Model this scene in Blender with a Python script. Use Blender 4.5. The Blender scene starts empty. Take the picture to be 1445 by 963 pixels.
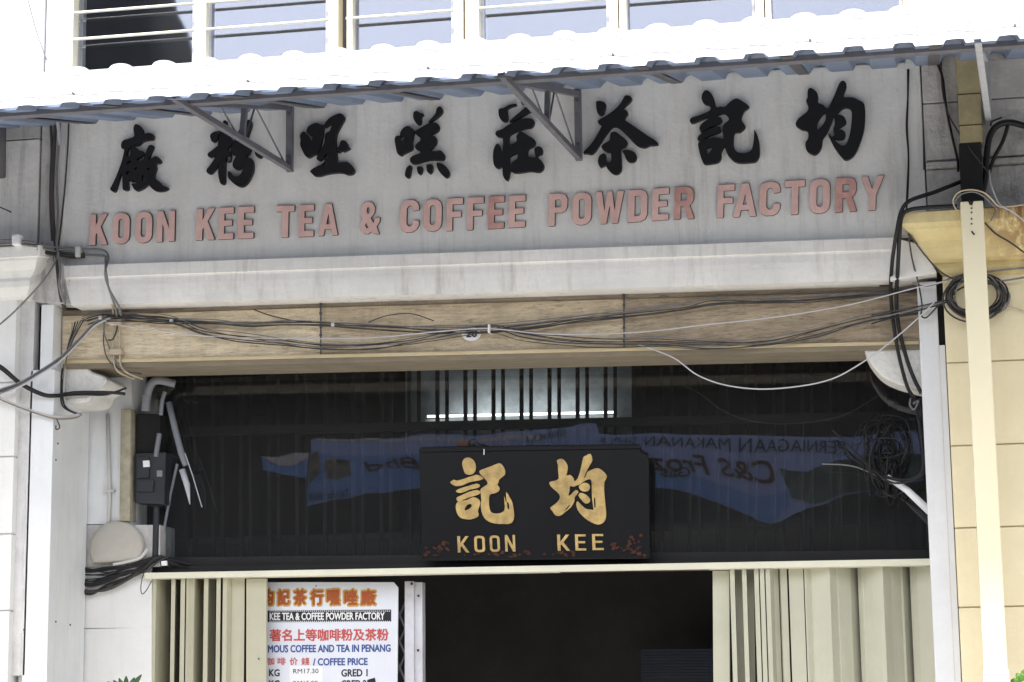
import bpy, bmesh, math, random
from mathutils import Vector, Matrix
random.seed(7)
sc = bpy.context.scene
COL = sc.collection
# ------------------------------------------------------------------ camera, sky, sun, exposure
F = 3050.0; W0 = 1445.0
yaw, pitch, roll = math.radians(11), math.radians(10.3), 0.0125
CAM = Vector((2.51, -12.9, 1.6))
d_ = Vector((-math.sin(yaw)*math.cos(pitch), math.cos(yaw)*math.cos(pitch), math.sin(pitch)))
r0 = Vector((math.cos(yaw), math.sin(yaw), 0)); u0 = r0.cross(d_)
r_ = r0*math.cos(roll) - u0*math.sin(roll); u_ = u0*math.cos(roll) + r0*math.sin(roll)
camd = bpy.data.cameras.new('camera'); cam = bpy.data.objects.new('camera', camd); COL.objects.link(cam)
cam.matrix_world = Matrix(((r_.x, u_.x, -d_.x, CAM.x), (r_.y, u_.y, -d_.y, CAM.y), (r_.z, u_.z, -d_.z, CAM.z), (0, 0, 0, 1)))
camd.sensor_width = 36; camd.lens = F/W0*36; camd.clip_end = 500
sc.camera = cam
SUN_EL, SUN_AZ = 62, 200          # azimuth clockwise from +Y: high sun in front of the shop, a little to its left
world = bpy.data.worlds.new("World"); sc.world = world; world.use_nodes = True
wn = world.node_tree; bg = wn.nodes['Background']
sky = wn.nodes.new('ShaderNodeTexSky'); sky.sky_type = 'NISHITA'; sky.sun_disc = False
sky.sun_elevation = math.radians(SUN_EL); sky.sun_rotation = math.radians(SUN_AZ)
sky.air_density = 1.2; sky.dust_density = 4.0; sky.ozone_density = 1.0
hs = wn.nodes.new('ShaderNodeHueSaturation'); hs.inputs['Saturation'].default_value = 0.42
wn.links.new(sky.outputs[0], hs.inputs['Color']); wn.links.new(hs.outputs[0], bg.inputs[0])
bg.inputs[1].default_value = 0.15
sd = bpy.data.lights.new('sun', 'SUN'); sd.energy = 2.3; sd.angle = math.radians(6); sd.color = (1, .975, .94)
sun = bpy.data.objects.new('sun', sd); COL.objects.link(sun)
el, az = math.radians(SUN_EL), math.radians(SUN_AZ)
sv = Vector((math.sin(az)*math.cos(el), math.cos(az)*math.cos(el), math.sin(el)))
sun.rotation_euler = sv.to_track_quat('Z', 'Y').to_euler(); sun.location = (0, -6, 12)
sc.view_settings.view_transform = 'Standard'; sc.view_settings.look = 'None'
sc.view_settings.gamma = 1; sc.view_settings.exposure = 1.55

def P(px, py, Y):
    """world point where the sight line through a photo pixel meets the plane y = Y"""
    v = d_ + r_*((px-722.5)/F) - u_*((py-481.5)/F)
    return CAM + v*((Y-CAM.y)/v.y)
# ------------------------------------------------------------------ materials
def nd(nt, t, **kw):
    n = nt.nodes.new(t)
    for k, v in kw.items(): setattr(n, k, v)
    return n
def mat(name, col, rough=.8, metal=0, var=.12, vscale=3.0, bump=0.0, bscale=60, bdist=.004, streak=0.0, stain=(.12, .1, .08),
        grime=0.0, stretch=(1, 1, 1), spec=.3, emit=None, estr=0, rust=0.0, crack=0.0):
    m = bpy.data.materials.new(name); m.use_nodes = True; nt = m.node_tree; b = nt.nodes['Principled BSDF']; L = nt.links.new
    b.inputs['Roughness'].default_value = rough; b.inputs['Metallic'].default_value = metal
    b.inputs['Specular IOR Level'].default_value = spec
    geo = nd(nt, 'ShaderNodeNewGeometry')
    mp = nd(nt, 'ShaderNodeMapping'); mp.inputs['Scale'].default_value = stretch; L(geo.outputs['Position'], mp.inputs[0])
    rgb = nd(nt, 'ShaderNodeRGB'); rgb.outputs[0].default_value = (*col, 1); cur = rgb.outputs[0]
    def mix(fac, c2, cur, mode='MIX'):
        x = nd(nt, 'ShaderNodeMix', data_type='RGBA', blend_type=mode)
        L(fac, x.inputs[0]); L(cur, x.inputs[6])
        if isinstance(c2, tuple): x.inputs[7].default_value = (*c2, 1)
        else: L(c2, x.inputs[7])
        return x.outputs[2]
    def noise(vec, s, det=4, ro=.6):
        n = nd(nt, 'ShaderNodeTexNoise'); n.inputs['Scale'].default_value = s; n.inputs['Detail'].default_value = det
        n.inputs['Roughness'].default_value = ro; L(vec, n.inputs['Vector']); return n.outputs[0]
    def ramp(f, a, b_, v0=0., v1=1.):
        r = nd(nt, 'ShaderNodeMapRange'); r.inputs[1].default_value = a; r.inputs[2].default_value = b_
        r.inputs[3].default_value = v0; r.inputs[4].default_value = v1; L(f, r.inputs[0]); return r.outputs[0]
    if var:
        n1 = noise(mp.outputs[0], vscale, 6, .65)
        cur = mix(ramp(n1, .35, .7, 0, 1), tuple(max(0, c*(1-var*1.6)) for c in col), cur)
        n2 = noise(mp.outputs[0], vscale*11, 4)
        cur = mix(ramp(n2, .4, .75, 0, .5), tuple(max(0, c*(1-var*1.3)) for c in col), cur)
    if streak:
        m2 = nd(nt, 'ShaderNodeMapping'); m2.inputs['Scale'].default_value = (9, 9, .7); L(geo.outputs['Position'], m2.inputs[0])
        s = noise(m2.outputs[0], 1.6, 5, .7); msk = noise(geo.outputs['Position'], 1.1, 3)
        a = nd(nt, 'ShaderNodeMath', operation='MULTIPLY'); L(ramp(s, .5, .72), a.inputs[0]); L(ramp(msk, .4, .65, .1, streak), a.inputs[1])
        cur = mix(a.outputs[0], stain, cur)
    if grime:
        g = noise(geo.outputs['Position'], 1.7, 8, .75); g2 = ramp(g, .52, .68, 0, grime); cur = mix(g2, stain, cur)
    if crack:
        m4 = nd(nt, 'ShaderNodeMapping'); m4.inputs['Scale'].default_value = (1, 1, 7); L(geo.outputs['Position'], m4.inputs[0])
        g = noise(m4.outputs[0], 9, 8, .85); cf = ramp(g, .53, .58, 0, crack); cur = mix(cf, tuple(c*.42 for c in col), cur)
        g = noise(m4.outputs[0], 7, 3, .6); cur = mix(ramp(g, .55, .7, 0, crack*.6), tuple(c*.6 for c in col), cur)
    if rust:
        m3 = nd(nt, 'ShaderNodeMapping'); m3.inputs['Scale'].default_value = (7, 7, 1.0); L(geo.outputs['Position'], m3.inputs[0])
        g = noise(m3.outputs[0], 1.5, 6, .7); sx = nd(nt, 'ShaderNodeSeparateXYZ'); L(geo.outputs['Position'], sx.inputs[0])
        w1 = ramp(sx.outputs[0], 2.75, 3.05, 0, 1); w2 = ramp(sx.outputs[2], 4.15, 4.6, 0, 1)
        a = nd(nt, 'ShaderNodeMath', operation='MULTIPLY'); L(w1, a.inputs[0]); L(w2, a.inputs[1])
        c = nd(nt, 'ShaderNodeMath', operation='MULTIPLY'); L(a.outputs[0], c.inputs[0]); L(ramp(g, .38, .52, 0, rust), c.inputs[1])
        cur = mix(c.outputs[0], (.20, .075, .02), cur)
    L(cur, b.inputs['Base Color'])
    if bump:
        bn = noise(mp.outputs[0], bscale, 5, .6)
        bp = nd(nt, 'ShaderNodeBump'); bp.inputs['Strength'].default_value = bump; bp.inputs['Distance'].default_value = bdist
        L(bn, bp.inputs['Height']); L(bp.outputs[0], b.inputs['Normal'])
    if emit: b.inputs['Emission Color'].default_value = (*emit, 1); b.inputs['Emission Strength'].default_value = estr
    return m
M = {}
M['white'] = mat('white_limewash', (.80, .79, .77), .9, var=.05, bump=.5, bscale=45, bdist=.008, streak=.25, stain=(.42, .4, .37))
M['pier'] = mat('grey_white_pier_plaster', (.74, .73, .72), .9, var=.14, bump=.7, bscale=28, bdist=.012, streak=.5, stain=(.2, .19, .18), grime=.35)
M['pillarw'] = mat('white_pillar_paint', (.66, .67, .69), .85, var=.07, bump=.3, bscale=30, bdist=.006, streak=.35, stain=(.42, .40, .38), grime=.06)
M['jamb'] = mat('pillar_paint', (.80, .81, .82), .85, var=.07, bump=.25, bscale=40, bdist=.005, streak=.25, stain=(.45, .43, .4))
M['sign'] = mat('sign_wall_plaster', (.80, .795, .785), .9, var=.09, bump=.6, bscale=38, bdist=.006, streak=.6, stain=(.36, .34, .31), grime=.12)
M['cornice'] = mat('cornice_paint', (.78, .765, .745), .85, var=.1, bump=.5, bscale=30, bdist=.006, streak=.8, stain=(.34, .31, .28), grime=.2)
M['pierd'] = mat('awning_shaded_pier_plaster', (.47, .47, .47), .9, var=.2, bump=.8, bscale=26, bdist=.012, streak=.8, stain=(.15, .15, .15), grime=.4)  # darker copy of the pier plaster: awning shade put into the colour
M['grimy'] = mat('grimy_pier_plaster', (.60, .585, .57), .9, var=.2, bump=.8, bscale=26, bdist=.012, streak=.95, stain=(.07, .065, .06), grime=.6)
M['wood'] = mat('painted_beam_timber', (.82, .69, .50), .75, crack=.7, var=.22, vscale=5, bump=.9, bscale=12, bdist=.012, stretch=(1, 1, 5), streak=.3, stain=(.16, .11, .07), grime=.25)
M['wood3'] = mat('faded_beam_timber', (.64, .53, .38), .8, crack=.8, var=.25, vscale=5, bump=.9, bscale=12, bdist=.012, stretch=(1, 1, 5), streak=.35, stain=(.2, .15, .1), grime=.3)
M['wood2'] = mat('weathered_brown_beam_timber', (.46, .37, .265), .8, crack=.9, var=.25, vscale=5, bump=.9, bscale=12, bdist=.012, stretch=(1, 1, 5), streak=.4, stain=(.14, .10, .07), grime=.4)
M['soffit'] = mat('dark_tan_beam_soffit', (.25, .21, .155), .9, var=.2, vscale=5, stretch=(1, 4, 4), grime=.3)  # soffit board in a darker tan than the planks
M['woodgrey'] = mat('weathered_beam_band', (.37, .31, .24), .8, crack=.6, var=.25, vscale=4, bump=.8, bscale=10, bdist=.01, stretch=(1, 1, 6), streak=.4, stain=(.1, .08, .06), grime=.4)
M['woodtrim'] = mat('beam_moulding_paint', (.58, .48, .30), .7, var=.15, bump=.3, bscale=20, stretch=(1, 1, 6))
M['corbel'] = mat('corbel_chipped_limewash', (.74, .73, .70), .9, var=.12, bump=1, bscale=16, bdist=.02, grime=.25, stain=(.35, .3, .25))
M['dark'] = mat('deep_black', (.02, .02, .021), .9, var=.2)  # near-black for slots, cornice joint, switch board and pipe coupling
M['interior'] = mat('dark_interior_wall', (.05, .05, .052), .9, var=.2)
M['blackpaint'] = mat('black_letter_paint', (.012, .012, .014), .55, var=.1, spec=.3)
M['blackside'] = mat('letter_grime_and_shade', (.15, .12, .12), .9, var=.2)  # grime on letter sides, and the shade painted behind the letters
M['pink'] = mat('faded_red_letter_paint', (.82, .55, .51), .8, var=.14, vscale=9, bump=.3, bscale=50, bdist=.002, streak=.6, stain=(.45, .17, .14))
M['pinkdark'] = mat('redder_letter_paint', (.74, .42, .38), .8, var=.25, vscale=12, bump=.3, bscale=50, bdist=.002)
M['gold'] = mat('gold_leaf_paint', (.62, .43, .16), .5, metal=.0, var=.34, vscale=14, bump=.25, bscale=90, bdist=.002, spec=.5)
M['lacquer'] = mat('black_lacquer_board', (.006, .006, .007), .35, var=.2, spec=.25)
M['floral'] = mat('faded_red_floral_carving', (.085, .026, .014), .7, var=.5, vscale=16, bump=.4, bscale=40)
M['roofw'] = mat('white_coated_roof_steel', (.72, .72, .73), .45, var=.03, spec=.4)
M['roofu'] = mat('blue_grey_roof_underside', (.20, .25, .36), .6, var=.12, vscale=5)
M['steel'] = mat('grey_galvanised_steel', (.20, .20, .225), .5, metal=.3, var=.2, vscale=14, grime=.3)
M['steeld'] = mat('dark_steel', (.12, .12, .13), .6, metal=.2, var=.2)
M['steelw'] = mat('pale_painted_steel', (.5, .51, .56), .5, var=.15, vscale=12)
M['cable'] = mat('black_cable_sheath', (.016, .016, .018), .45, var=.1)
M['cableg'] = mat('grey_cable_sheath', (.22, .215, .22), .55, var=.2, vscale=20)
M['cablew'] = mat('pale_cable_sheath', (.55, .54, .57), .5, var=.1)
M['cabled'] = mat('dusty_dark_cable_sheath', (.075, .07, .07), .7, var=.3, vscale=20)
M['clip'] = mat('painted_conduit_clip', (.55, .46, .34), .7, var=.15)
M['clipw'] = mat('grey_plastic_clip', (.6, .59, .57), .7, var=.1)
M['yellow'] = mat('yellow_wall_paint', (.74, .655, .45), .85, var=.06, bump=.35, bscale=40, bdist=.005, streak=.2, stain=(.6, .45, .2), rust=0)
M['yellowcap'] = mat('stained_yellow_capital_paint', (.74, .62, .33), .85, var=.15, bump=.4, bscale=40, bdist=.005, streak=.5, stain=(.38, .3, .12), rust=1.0)
M['pipey'] = mat('cream_downpipe_paint', (.77, .70, .50), .5, var=.04, vscale=2, grime=.0, spec=.35)
M['pipeo'] = mat('old_yellow_pipe_paint', (.44, .38, .22), .7, var=.25, vscale=6, streak=.4, stain=(.2, .14, .06))
M['shut'] = mat('cream_green_shutter_steel', (.50, .48, .36), .45, var=.05, vscale=6, spec=.35, streak=.6, stain=(.38, .35, .24), grime=.12)
M['shutr'] = mat('pale_green_grey_shutter_steel', (.53, .52, .41), .45, var=.05, vscale=6, spec=.35, streak=.6, stain=(.40, .39, .28), grime=.12)
M['rail'] = mat('cream_track_paint', (.74, .72, .58), .5, var=.08)
M['frame'] = mat('cream_window_frame_paint', (.80, .74, .58), .6, var=.08, vscale=8, streak=.3, stain=(.5, .4, .25))
M['whitepost'] = mat('chipped_white_post', (.62, .62, .67), .7, var=.1, vscale=8, grime=.35, stain=(.2, .14, .1))
M['menu'] = mat('white_menu_board', (.70, .72, .79), .45, var=.04, streak=.15, stain=(.5, .5, .5))
M['ink'] = mat('black_print', (.02, .02, .025), .5, var=0)
M['inkw'] = mat('white_print', (.75, .75, .76), .5, var=0)
M['inkb'] = mat('blue_print', (.05, .085, .27), .5, var=0)
M['inkr'] = mat('red_print', (.52, .09, .08), .5, var=0)
M['inko'] = mat('orange_brown_print', (.42, .10, .03), .5, var=.2, vscale=60)
M['inky'] = mat('ochre_outline_print', (.50, .31, .07), .5, var=0)
M['paper'] = mat('white_paper_label', (.78, .78, .8), .6, var=.02)
M['pvc'] = mat('grey_pvc_pipe', (.23, .24, .27), .5, var=.15)
M['disc'] = mat('beige_render_disc', (.50, .47, .42), .85, var=.1, bump=.3, bscale=30)
M['meter'] = mat('dark_meter_casing', (.035, .037, .045), .45, var=.2)
M['rot'] = mat('rotted_post_paint', (.45, .41, .31), .85, var=.25, vscale=14, bump=.8, bscale=30, bdist=.008, grime=.5, stain=(.15, .1, .04))
M['leaf'] = mat('leaf_green', (.06, .13, .05), .5, var=.3, vscale=30, spec=.4)
M['leafb'] = mat('bright_leaf_green', (.12, .28, .04), .5, var=.3, vscale=30)
M['asphalt'] = mat('asphalt_road', (.06, .06, .06), .9, var=.2, bump=.5, bscale=80)
M['paving'] = mat('concrete_paving', (.42, .41, .38), .85, var=.1, bump=.4, bscale=40)
M['bannerblue'] = mat('blue_banner_vinyl', (.11, .20, .42), .5, var=.05)
M['bannerpale'] = mat('pale_blue_banner_vinyl', (.24, .28, .48), .5, var=.05)
M['bannertan'] = mat('tan_banner_band', (.45, .38, .38), .5, var=.1)
M['bannergreen'] = mat('green_banner_print', (.09, .12, .10), .5, var=.6, vscale=4)
M['bannerfood'] = mat('brown_food_print', (.22, .17, .15), .5, var=.6, vscale=9)
M['street'] = mat('pale_bounce_road', (.30, .29, .275), .9, var=.2, bump=.5, bscale=80)  # unseen road made pale to bounce light up onto the shopfront
M['opp'] = mat('opposite_wall', (.10, .095, .09), .9, var=.2, bump=.3)
M['oppdark'] = mat('opposite_dark_slate', (.05, .05, .055), .9, var=.1)
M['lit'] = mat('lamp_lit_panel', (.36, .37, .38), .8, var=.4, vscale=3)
M['blind'] = mat('dark_blue_slat', (.035, .045, .07), .5, var=.2)
M['tube'] = mat('glowing_tube', (.9, .95, .95), .5, var=0, emit=(.95, 1, .99), estr=2.2)
M['brown'] = mat('brown_wood_block', (.09, .045, .03), .7, var=.2)
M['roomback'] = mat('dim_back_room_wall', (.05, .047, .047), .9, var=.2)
M['barmetal'] = mat('dark_grille_bar_paint', (.02, .0195, .02), .7, var=.2)

def glass(name, fac, tint, rough=.01, bumpk=.08, haze=0):
    m = bpy.data.materials.new(name); m.use_nodes = True; nt = m.node_tree; nt.nodes.clear()
    o = nd(nt, 'ShaderNodeOutputMaterial'); g = nd(nt, 'ShaderNodeBsdfGlossy'); t = nd(nt, 'ShaderNodeBsdfTransparent'); x = nd(nt, 'ShaderNodeMixShader')
    g.inputs[0].default_value = (*tint, 1); g.inputs['Roughness'].default_value = rough; x.inputs[0].default_value = fac
    t.inputs[0].default_value = (.75, .77, .78, 1)
    n = nd(nt, 'ShaderNodeTexNoise'); n.inputs['Scale'].default_value = 1.3; geo = nd(nt, 'ShaderNodeNewGeometry')
    nt.links.new(geo.outputs['Position'], n.inputs['Vector'])
    b = nd(nt, 'ShaderNodeBump'); b.inputs['Strength'].default_value = bumpk; b.inputs['Distance'].default_value = .02
    nt.links.new(n.outputs[0], b.inputs['Height']); nt.links.new(b.outputs[0], g.inputs['Normal'])
    nt.links.new(t.outputs[0], x.inputs[1]); nt.links.new(g.outputs[0], x.inputs[2]); 
    if haze:
        df = nd(nt, 'ShaderNodeBsdfDiffuse'); df.inputs[0].default_value = (.5, .49, .47, 1); y = nd(nt, 'ShaderNodeMixShader'); y.inputs[0].default_value = haze  # pale diffuse haze mixed in to lift the blacks of the glass
        nt.links.new(x.outputs[0], y.inputs[1]); nt.links.new(df.outputs[0], y.inputs[2]); x = y
    nt.links.new(x.outputs[0], o.inputs[0]); return m
M['glass'] = glass('transom_glass', .075, (.9, .93, 1), .004, .06, .018)
M['winglass'] = glass('tinted_window_glass', .20, (.78, .81, .95), .02, .015)
# ------------------------------------------------------------------ object helpers
def link(name, me, m, parent=None, **pr):
    o = bpy.data.objects.new(name, me); COL.objects.link(o)
    if m is not None and not me.materials: me.materials.append(M[m] if isinstance(m, str) else m)
    if parent is not None: o.parent = parent
    for k, v in pr.items(): o[k] = v
    return o
def thing(name, label, cat, group=None):
    o = bpy.data.objects.new(name, None); COL.objects.link(o); o['label'] = label; o['category'] = cat
    if group: o['group'] = group
    return o
def tag(o, label, cat, group=None):
    o['label'] = label; o['category'] = cat
    if group: o['group'] = group
    return o
def setting(o): o['kind'] = 'structure'; return o
class MB:
    def __init__(s): s.v = []; s.f = []
    def add(s, vs, fs):
        n = len(s.v); s.v += [tuple(v) for v in vs]; s.f += [tuple(i+n for i in f) for f in fs]; return s
    def box(s, x0, x1, y0, y1, z0, z1):
        vs = [(x, y, z) for z in (z0, z1) for y in (y0, y1) for x in (x0, x1)]
        return s.add(vs, [(0, 2, 3, 1), (4, 5, 7, 6), (0, 1, 5, 4), (2, 6, 7, 3), (0, 4, 6, 2), (1, 3, 7, 5)])
    def hexa(s, front, back):
        """front, back: four points each, clockwise seen from the street"""
        vs = list(front)+list(back)
        return s.add(vs, [(0, 3, 2, 1), (4, 5, 6, 7), (0, 1, 5, 4), (1, 2, 6, 5), (2, 3, 7, 6), (3, 0, 4, 7)])
    def pq(s, pts, Y0, Y1):
        """block whose front face has photo corners pts (TL,TR,BR,BL) on plane Y0 and runs straight back to Y1"""
        f = [P(x, y, Y0) for x, y in pts]; b = [Vector((p.x, Y1, p.z)) for p in f]; return s.hexa(f, b)
    def bar(s, a, b, w, h, up=Vector((0, 0, 1))):
        a = Vector(a); b = Vector(b); t = (b-a).normalized(); sd_ = t.cross(up)
        if sd_.length < .05: sd_ = t.cross(Vector((0, 1, 0)))
        sd_.normalize(); u = sd_.cross(t)
        q = lambda c: [c-sd_*w/2+u*h/2, c+sd_*w/2+u*h/2, c+sd_*w/2-u*h/2, c-sd_*w/2-u*h/2]
        return s.hexa(q(a), q(b))
    def tube(s, pts, r, n=6, caps=True):
        pts = [Vector(p) for p in pts]; k = len(pts); rr = r if isinstance(r, (list, tuple)) else [r]*k
        base = len(s.v); up = Vector((0.13, .3, 1)).normalized(); prev = None
        for i, p in enumerate(pts):
            t = (pts[min(i+1, k-1)]-pts[max(i-1, 0)])
            if t.length < 1e-7: t = Vector((1, 0, 0))
            t.normalize()
            if prev is None:
                a = t.cross(up)
                if a.length < .1: a = t.cross(Vector((1, 0, 0)))
            else: a = prev - t*prev.dot(t)
            a.normalize(); prev = a; b = t.cross(a)
            for j in range(n):
                an = 2*math.pi*j/n; s.v.append(tuple(p+(a*math.cos(an)+b*math.sin(an))*rr[i]))
        for i in range(k-1):
            for j in range(n):
                s.f.append((base+i*n+j, base+i*n+(j+1) % n, base+(i+1)*n+(j+1) % n, base+(i+1)*n+j))
        if caps: s.f.append(tuple(base+j for j in range(n))[::-1]); s.f.append(tuple(base+(k-1)*n+j for j in range(n)))
        return s
    def build(s, name, m, parent=None, smooth=False, bevel=0, **pr):
        me = bpy.data.meshes.new(name); me.from_pydata(s.v, [], s.f)
        bm = bmesh.new(); bm.from_mesh(me); bmesh.ops.recalc_face_normals(bm, faces=bm.faces)
        if bevel:
            bmesh.ops.bevel(bm, geom=[e for e in bm.edges if e.calc_face_angle(0) > .5], offset=bevel, segments=2, profile=.6, affect='EDGES', clamp_overlap=True)
        bm.to_mesh(me); bm.free()
        if smooth:
            for p in me.polygons: p.use_smooth = True
        return link(name, me, m, parent, **pr)
def cr(pts, n=6, closed=False):
    pts = [Vector(p) for p in pts]; out = []; k = len(pts)
    rng = range(k) if closed else range(k-1)
    for i in rng:
        if closed: a, b, c, d = pts[i-1], pts[i], pts[(i+1) % k], pts[(i+2) % k]
        else: a, b, c, d = pts[max(i-1, 0)], pts[i], pts[i+1], pts[min(i+2, k-1)]
        for j in range(n):
            t = j/n; out.append(.5*((2*b)+(c-a)*t+(2*a-5*b+4*c-d)*t*t+(3*b-a-3*c+d)*t**3))
    if not closed: out.append(pts[-1])
    return out
def wire(pxs, r, n=6, jit=0):
    """smooth run of cable through photo points (x, y, Y)"""
    pts = [P(*p)+Vector((random.uniform(-jit, jit), 0, random.uniform(-jit, jit))) for p in pxs]
    return MB().tube(cr(pts, n), r)
def plate(shapes, Y, depth, name, m, parent, side=None, bevel=0.0, label=None, step=.0004):
    """shapes: list of [outline, hole, ...] in photo pixels on plane Y; solid of the given depth standing proud of Y"""
    o_all = None; V = []; Fc = []
    for si, sh in enumerate(shapes):
        cu = bpy.data.curves.new('c', 'CURVE'); cu.dimensions = '2D'; cu.fill_mode = 'BOTH'
        cu.extrude = depth/2-(bevel if bevel else 0); cu.bevel_depth = bevel; cu.bevel_resolution = 0; cu.offset = -bevel
        for lp in sh:
            sp = cu.splines.new('POLY'); sp.points.add(len(lp)-1); sp.use_cyclic_u = True
            for i, q in enumerate(lp):
                w = P(q[0], q[1], Y); sp.points[i].co = (w.x, w.z, 0, 1)
        ob = bpy.data.objects.new('c', cu); me = bpy.data.meshes.new_from_object(ob)
        n = len(V); V += [(v.co.x, Y-depth/2-v.co.z-si*step, v.co.y) for v in me.vertices]; Fc += [tuple(i+n for i in p.vertices) for p in me.polygons]
        bpy.data.objects.remove(ob); bpy.data.curves.remove(cu); bpy.data.meshes.remove(me)
    me = bpy.data.meshes.new(name); me.from_pydata(V, [], Fc)
    bm = bmesh.new(); bm.from_mesh(me); bmesh.ops.remove_doubles(bm, verts=bm.verts, dist=1e-6); bmesh.ops.recalc_face_normals(bm, faces=bm.faces); bm.to_mesh(me); bm.free()
    o = link(name, me, m, parent)
    if side:
        me.materials.append(M[side])
        for p in me.polygons:
            if abs(p.normal.y) < .5: p.material_index = 1
    if label: o['label'] = label
    return o
def lerp(a, b, t): return a+(b-a)*t
def text(s, quad, Y, name, m, parent, bold=0.0, extr=.0, proud=.003, mirror=False, shear=0, world=None, cond=None):
    """flat print: the string is fitted into the photo quad TL,TR,BR,BL on plane Y"""
    cu = bpy.data.curves.new('t', 'FONT'); cu.body = s; cu.size = 1; cu.shear = shear; cu.resolution_u = 3
    ob = bpy.data.objects.new('t', cu); me = bpy.data.meshes.new_from_object(ob)
    bpy.data.objects.remove(ob)
    xs = [v.co.x for v in me.vertices]; ys = [v.co.y for v in me.vertices]
    x0, x1, y0, y1 = min(xs), max(xs), min(ys), max(ys)
    V = []; FF = []; hpx = abs(quad[3][1]-quad[0][1])*bold
    offs = [(0, 0)] if not bold else [(hpx*math.cos(k*math.pi/4), hpx*math.sin(k*math.pi/4)) for k in range(8)]
    for ci, (ox, oy) in enumerate(offs):
        n0 = len(V)
        for v in me.vertices:
            a = (v.co.x-x0)/(x1-x0); b = 1-(v.co.y-y0)/(y1-y0)
            tx = lerp(quad[0][0], quad[1][0], a); ty = lerp(quad[0][1], quad[1][1], a)
            bx = lerp(quad[3][0], quad[2][0], a); by = lerp(quad[3][1], quad[2][1], a)
            if world: w = world(lerp(tx, bx, b)+ox, lerp(ty, by, b)+oy); V.append((w[0], w[1]+.0004*ci, w[2]))
            else:
                w = P(lerp(tx, bx, b)+ox, lerp(ty, by, b)+oy, Y); V.append((w.x, Y-proud-.00006*ci, w.z))
        FF += [tuple(i+n0 for i in p.vertices) for p in me.polygons]
    m2 = bpy.data.meshes.new(name); m2.from_pydata(V, [], FF); bpy.data.meshes.remove(me)
    return link(name, m2, m, parent)

# ================================================================== LARGE STRUCTURE
# setting: street, pavement, floor
setting(MB().box(-60, 60, -60, 0.0, -.3, -.15).build('road', 'street'))
setting(MB().box(-60, 60, -4.5, 9, -.15, 0).build('pavement', 'paving'))
setting(MB().box(-60, 60, -30, -15.2, -.145, 0).build('pavement', 'paving'))

shop = thing('shophouse', 'grey and white shophouse with raised black calligraphy and pink lettering above its timber beam', 'building')
def wallq(pts, Y0, Y1, name, m, parent=shop, **k): return MB().pq(pts, Y0, Y1).build(name, m, parent, **k)
# --- signboard wall (slightly concave foot where it meets the cornice)
def sheetpx(rows, name, m, parent, nx=24, smooth=True):
    """rows: list of (xL,yL,xR,yR,Y) from top to bottom -> one moulded run of plaster"""
    b = MB()
    pts = []
    for (xl, yl, xr, yr, Y) in rows:
        pts.append([P(lerp(xl, xr, i/nx), lerp(yl, yr, i/nx), Y) for i in range(nx+1)])
    back = [Vector((p.x, .3, p.z)) for p in pts[0]]; back2 = [Vector((p.x, .3, p.z)) for p in pts[-1]]
    pts = [back]+pts+[back2]
    vs = [p for r in pts for p in r]; n = nx+1
    fs = [(r*n+i, r*n+i+1, (r+1)*n+i+1, (r+1)*n+i) for r in range(len(pts)-1) for i in range(nx)]
    fs.append(tuple(r*n for r in range(len(pts)))); fs.append(tuple(r*n+nx for r in range(len(pts)))[::-1])
    o = b.add(vs, fs).build(name, m, parent)
    return o
sign = sheetpx([(78, 158, 1288, 88, 0), (76, 352, 1290, 311, 0), (76, 376, 1290, 335, -.001)], 'sign_wall', 'sign', shop)
MB().box(P(78, 250, 0).x, P(1300, 250, 0).x+.1, .2, .32, 4.35, 5.62).build('backing_wall', 'sign', shop)
# --- cornice moulding under the signboard
corn = sheetpx([(90, 375.5, 1262, 335.5, -.075), (91, 392, 1262, 352, -.075), (92, 393.5, 1262, 353.5, -.067), (93, 396, 1262, 356, -.064), (94, 405, 1260, 366, -.064),
                (96, 414, 1258, 376, -.06), (98, 422, 1257, 385, -.055), (100, 428, 1256, 391, -.052), (100, 431, 1256, 395, -.05)], 'cornice', 'cornice', shop)
# left return of the cornice and the splayed bracket beside it
MB().hexa([P(76, 366, -.05), P(96, 376, -.074), P(104, 429, -.052), P(66, 428, -.03)], [P(76, 366, -.05)+Vector((0, .3, 0)), P(96, 376, -.074)+Vector((0, .3, 0)), P(104, 429, -.052)+Vector((0, .3, 0)), P(66, 428, -.03)+Vector((0, .3, 0))]).build('cornice_return', 'grimy', shop, bevel=.004)
# right return running back up to the yellow capital
wallq([(1262, 336), (1300, 345), (1322, 385), (1256, 396)], -.10, .3, 'cornice_return', 'cornice', bevel=.006)
# dark joint under cornice
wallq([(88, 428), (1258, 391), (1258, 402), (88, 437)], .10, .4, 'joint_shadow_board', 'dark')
# --- timber lintel beam
beam = thing('timber_beam', 'tan painted timber beam with cracked paint spanning above the dark shop opening', 'beam')
BY = .13
MB().pq([(88, 431), (1297, 395), (1297, 410), (88, 446)], BY+.012, .55).build('upper_band', 'woodgrey', beam)
MB().pq([(88, 446.5), (452, 434.5), (452, 506.5), (88, 516)], BY, .52).build('plank', 'wood', beam)
MB().pq([(453.5, 434.5), (880, 422.5), (880, 495.5), (453.5, 506.5)], BY+.002, .52).build('plank', 'wood3', beam)
MB().pq([(881.5, 422.5), (1297, 410.5), (1297, 485), (881.5, 495.5)], BY, .52).build('plank', 'wood2', beam)['label'] = 'darker weathered plank'
MB().pq([(88, 508.5), (1297, 481), (1297, 486), (88, 513.5)], BY-.022, BY+.03).build('moulding', 'woodtrim', beam, bevel=.004)
MB().pq([(88, 514), (1297, 486.5), (1297, 493), (88, 521)], BY-.012, .50).build('soffit_board', 'soffit', beam, bevel=.003)
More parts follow.
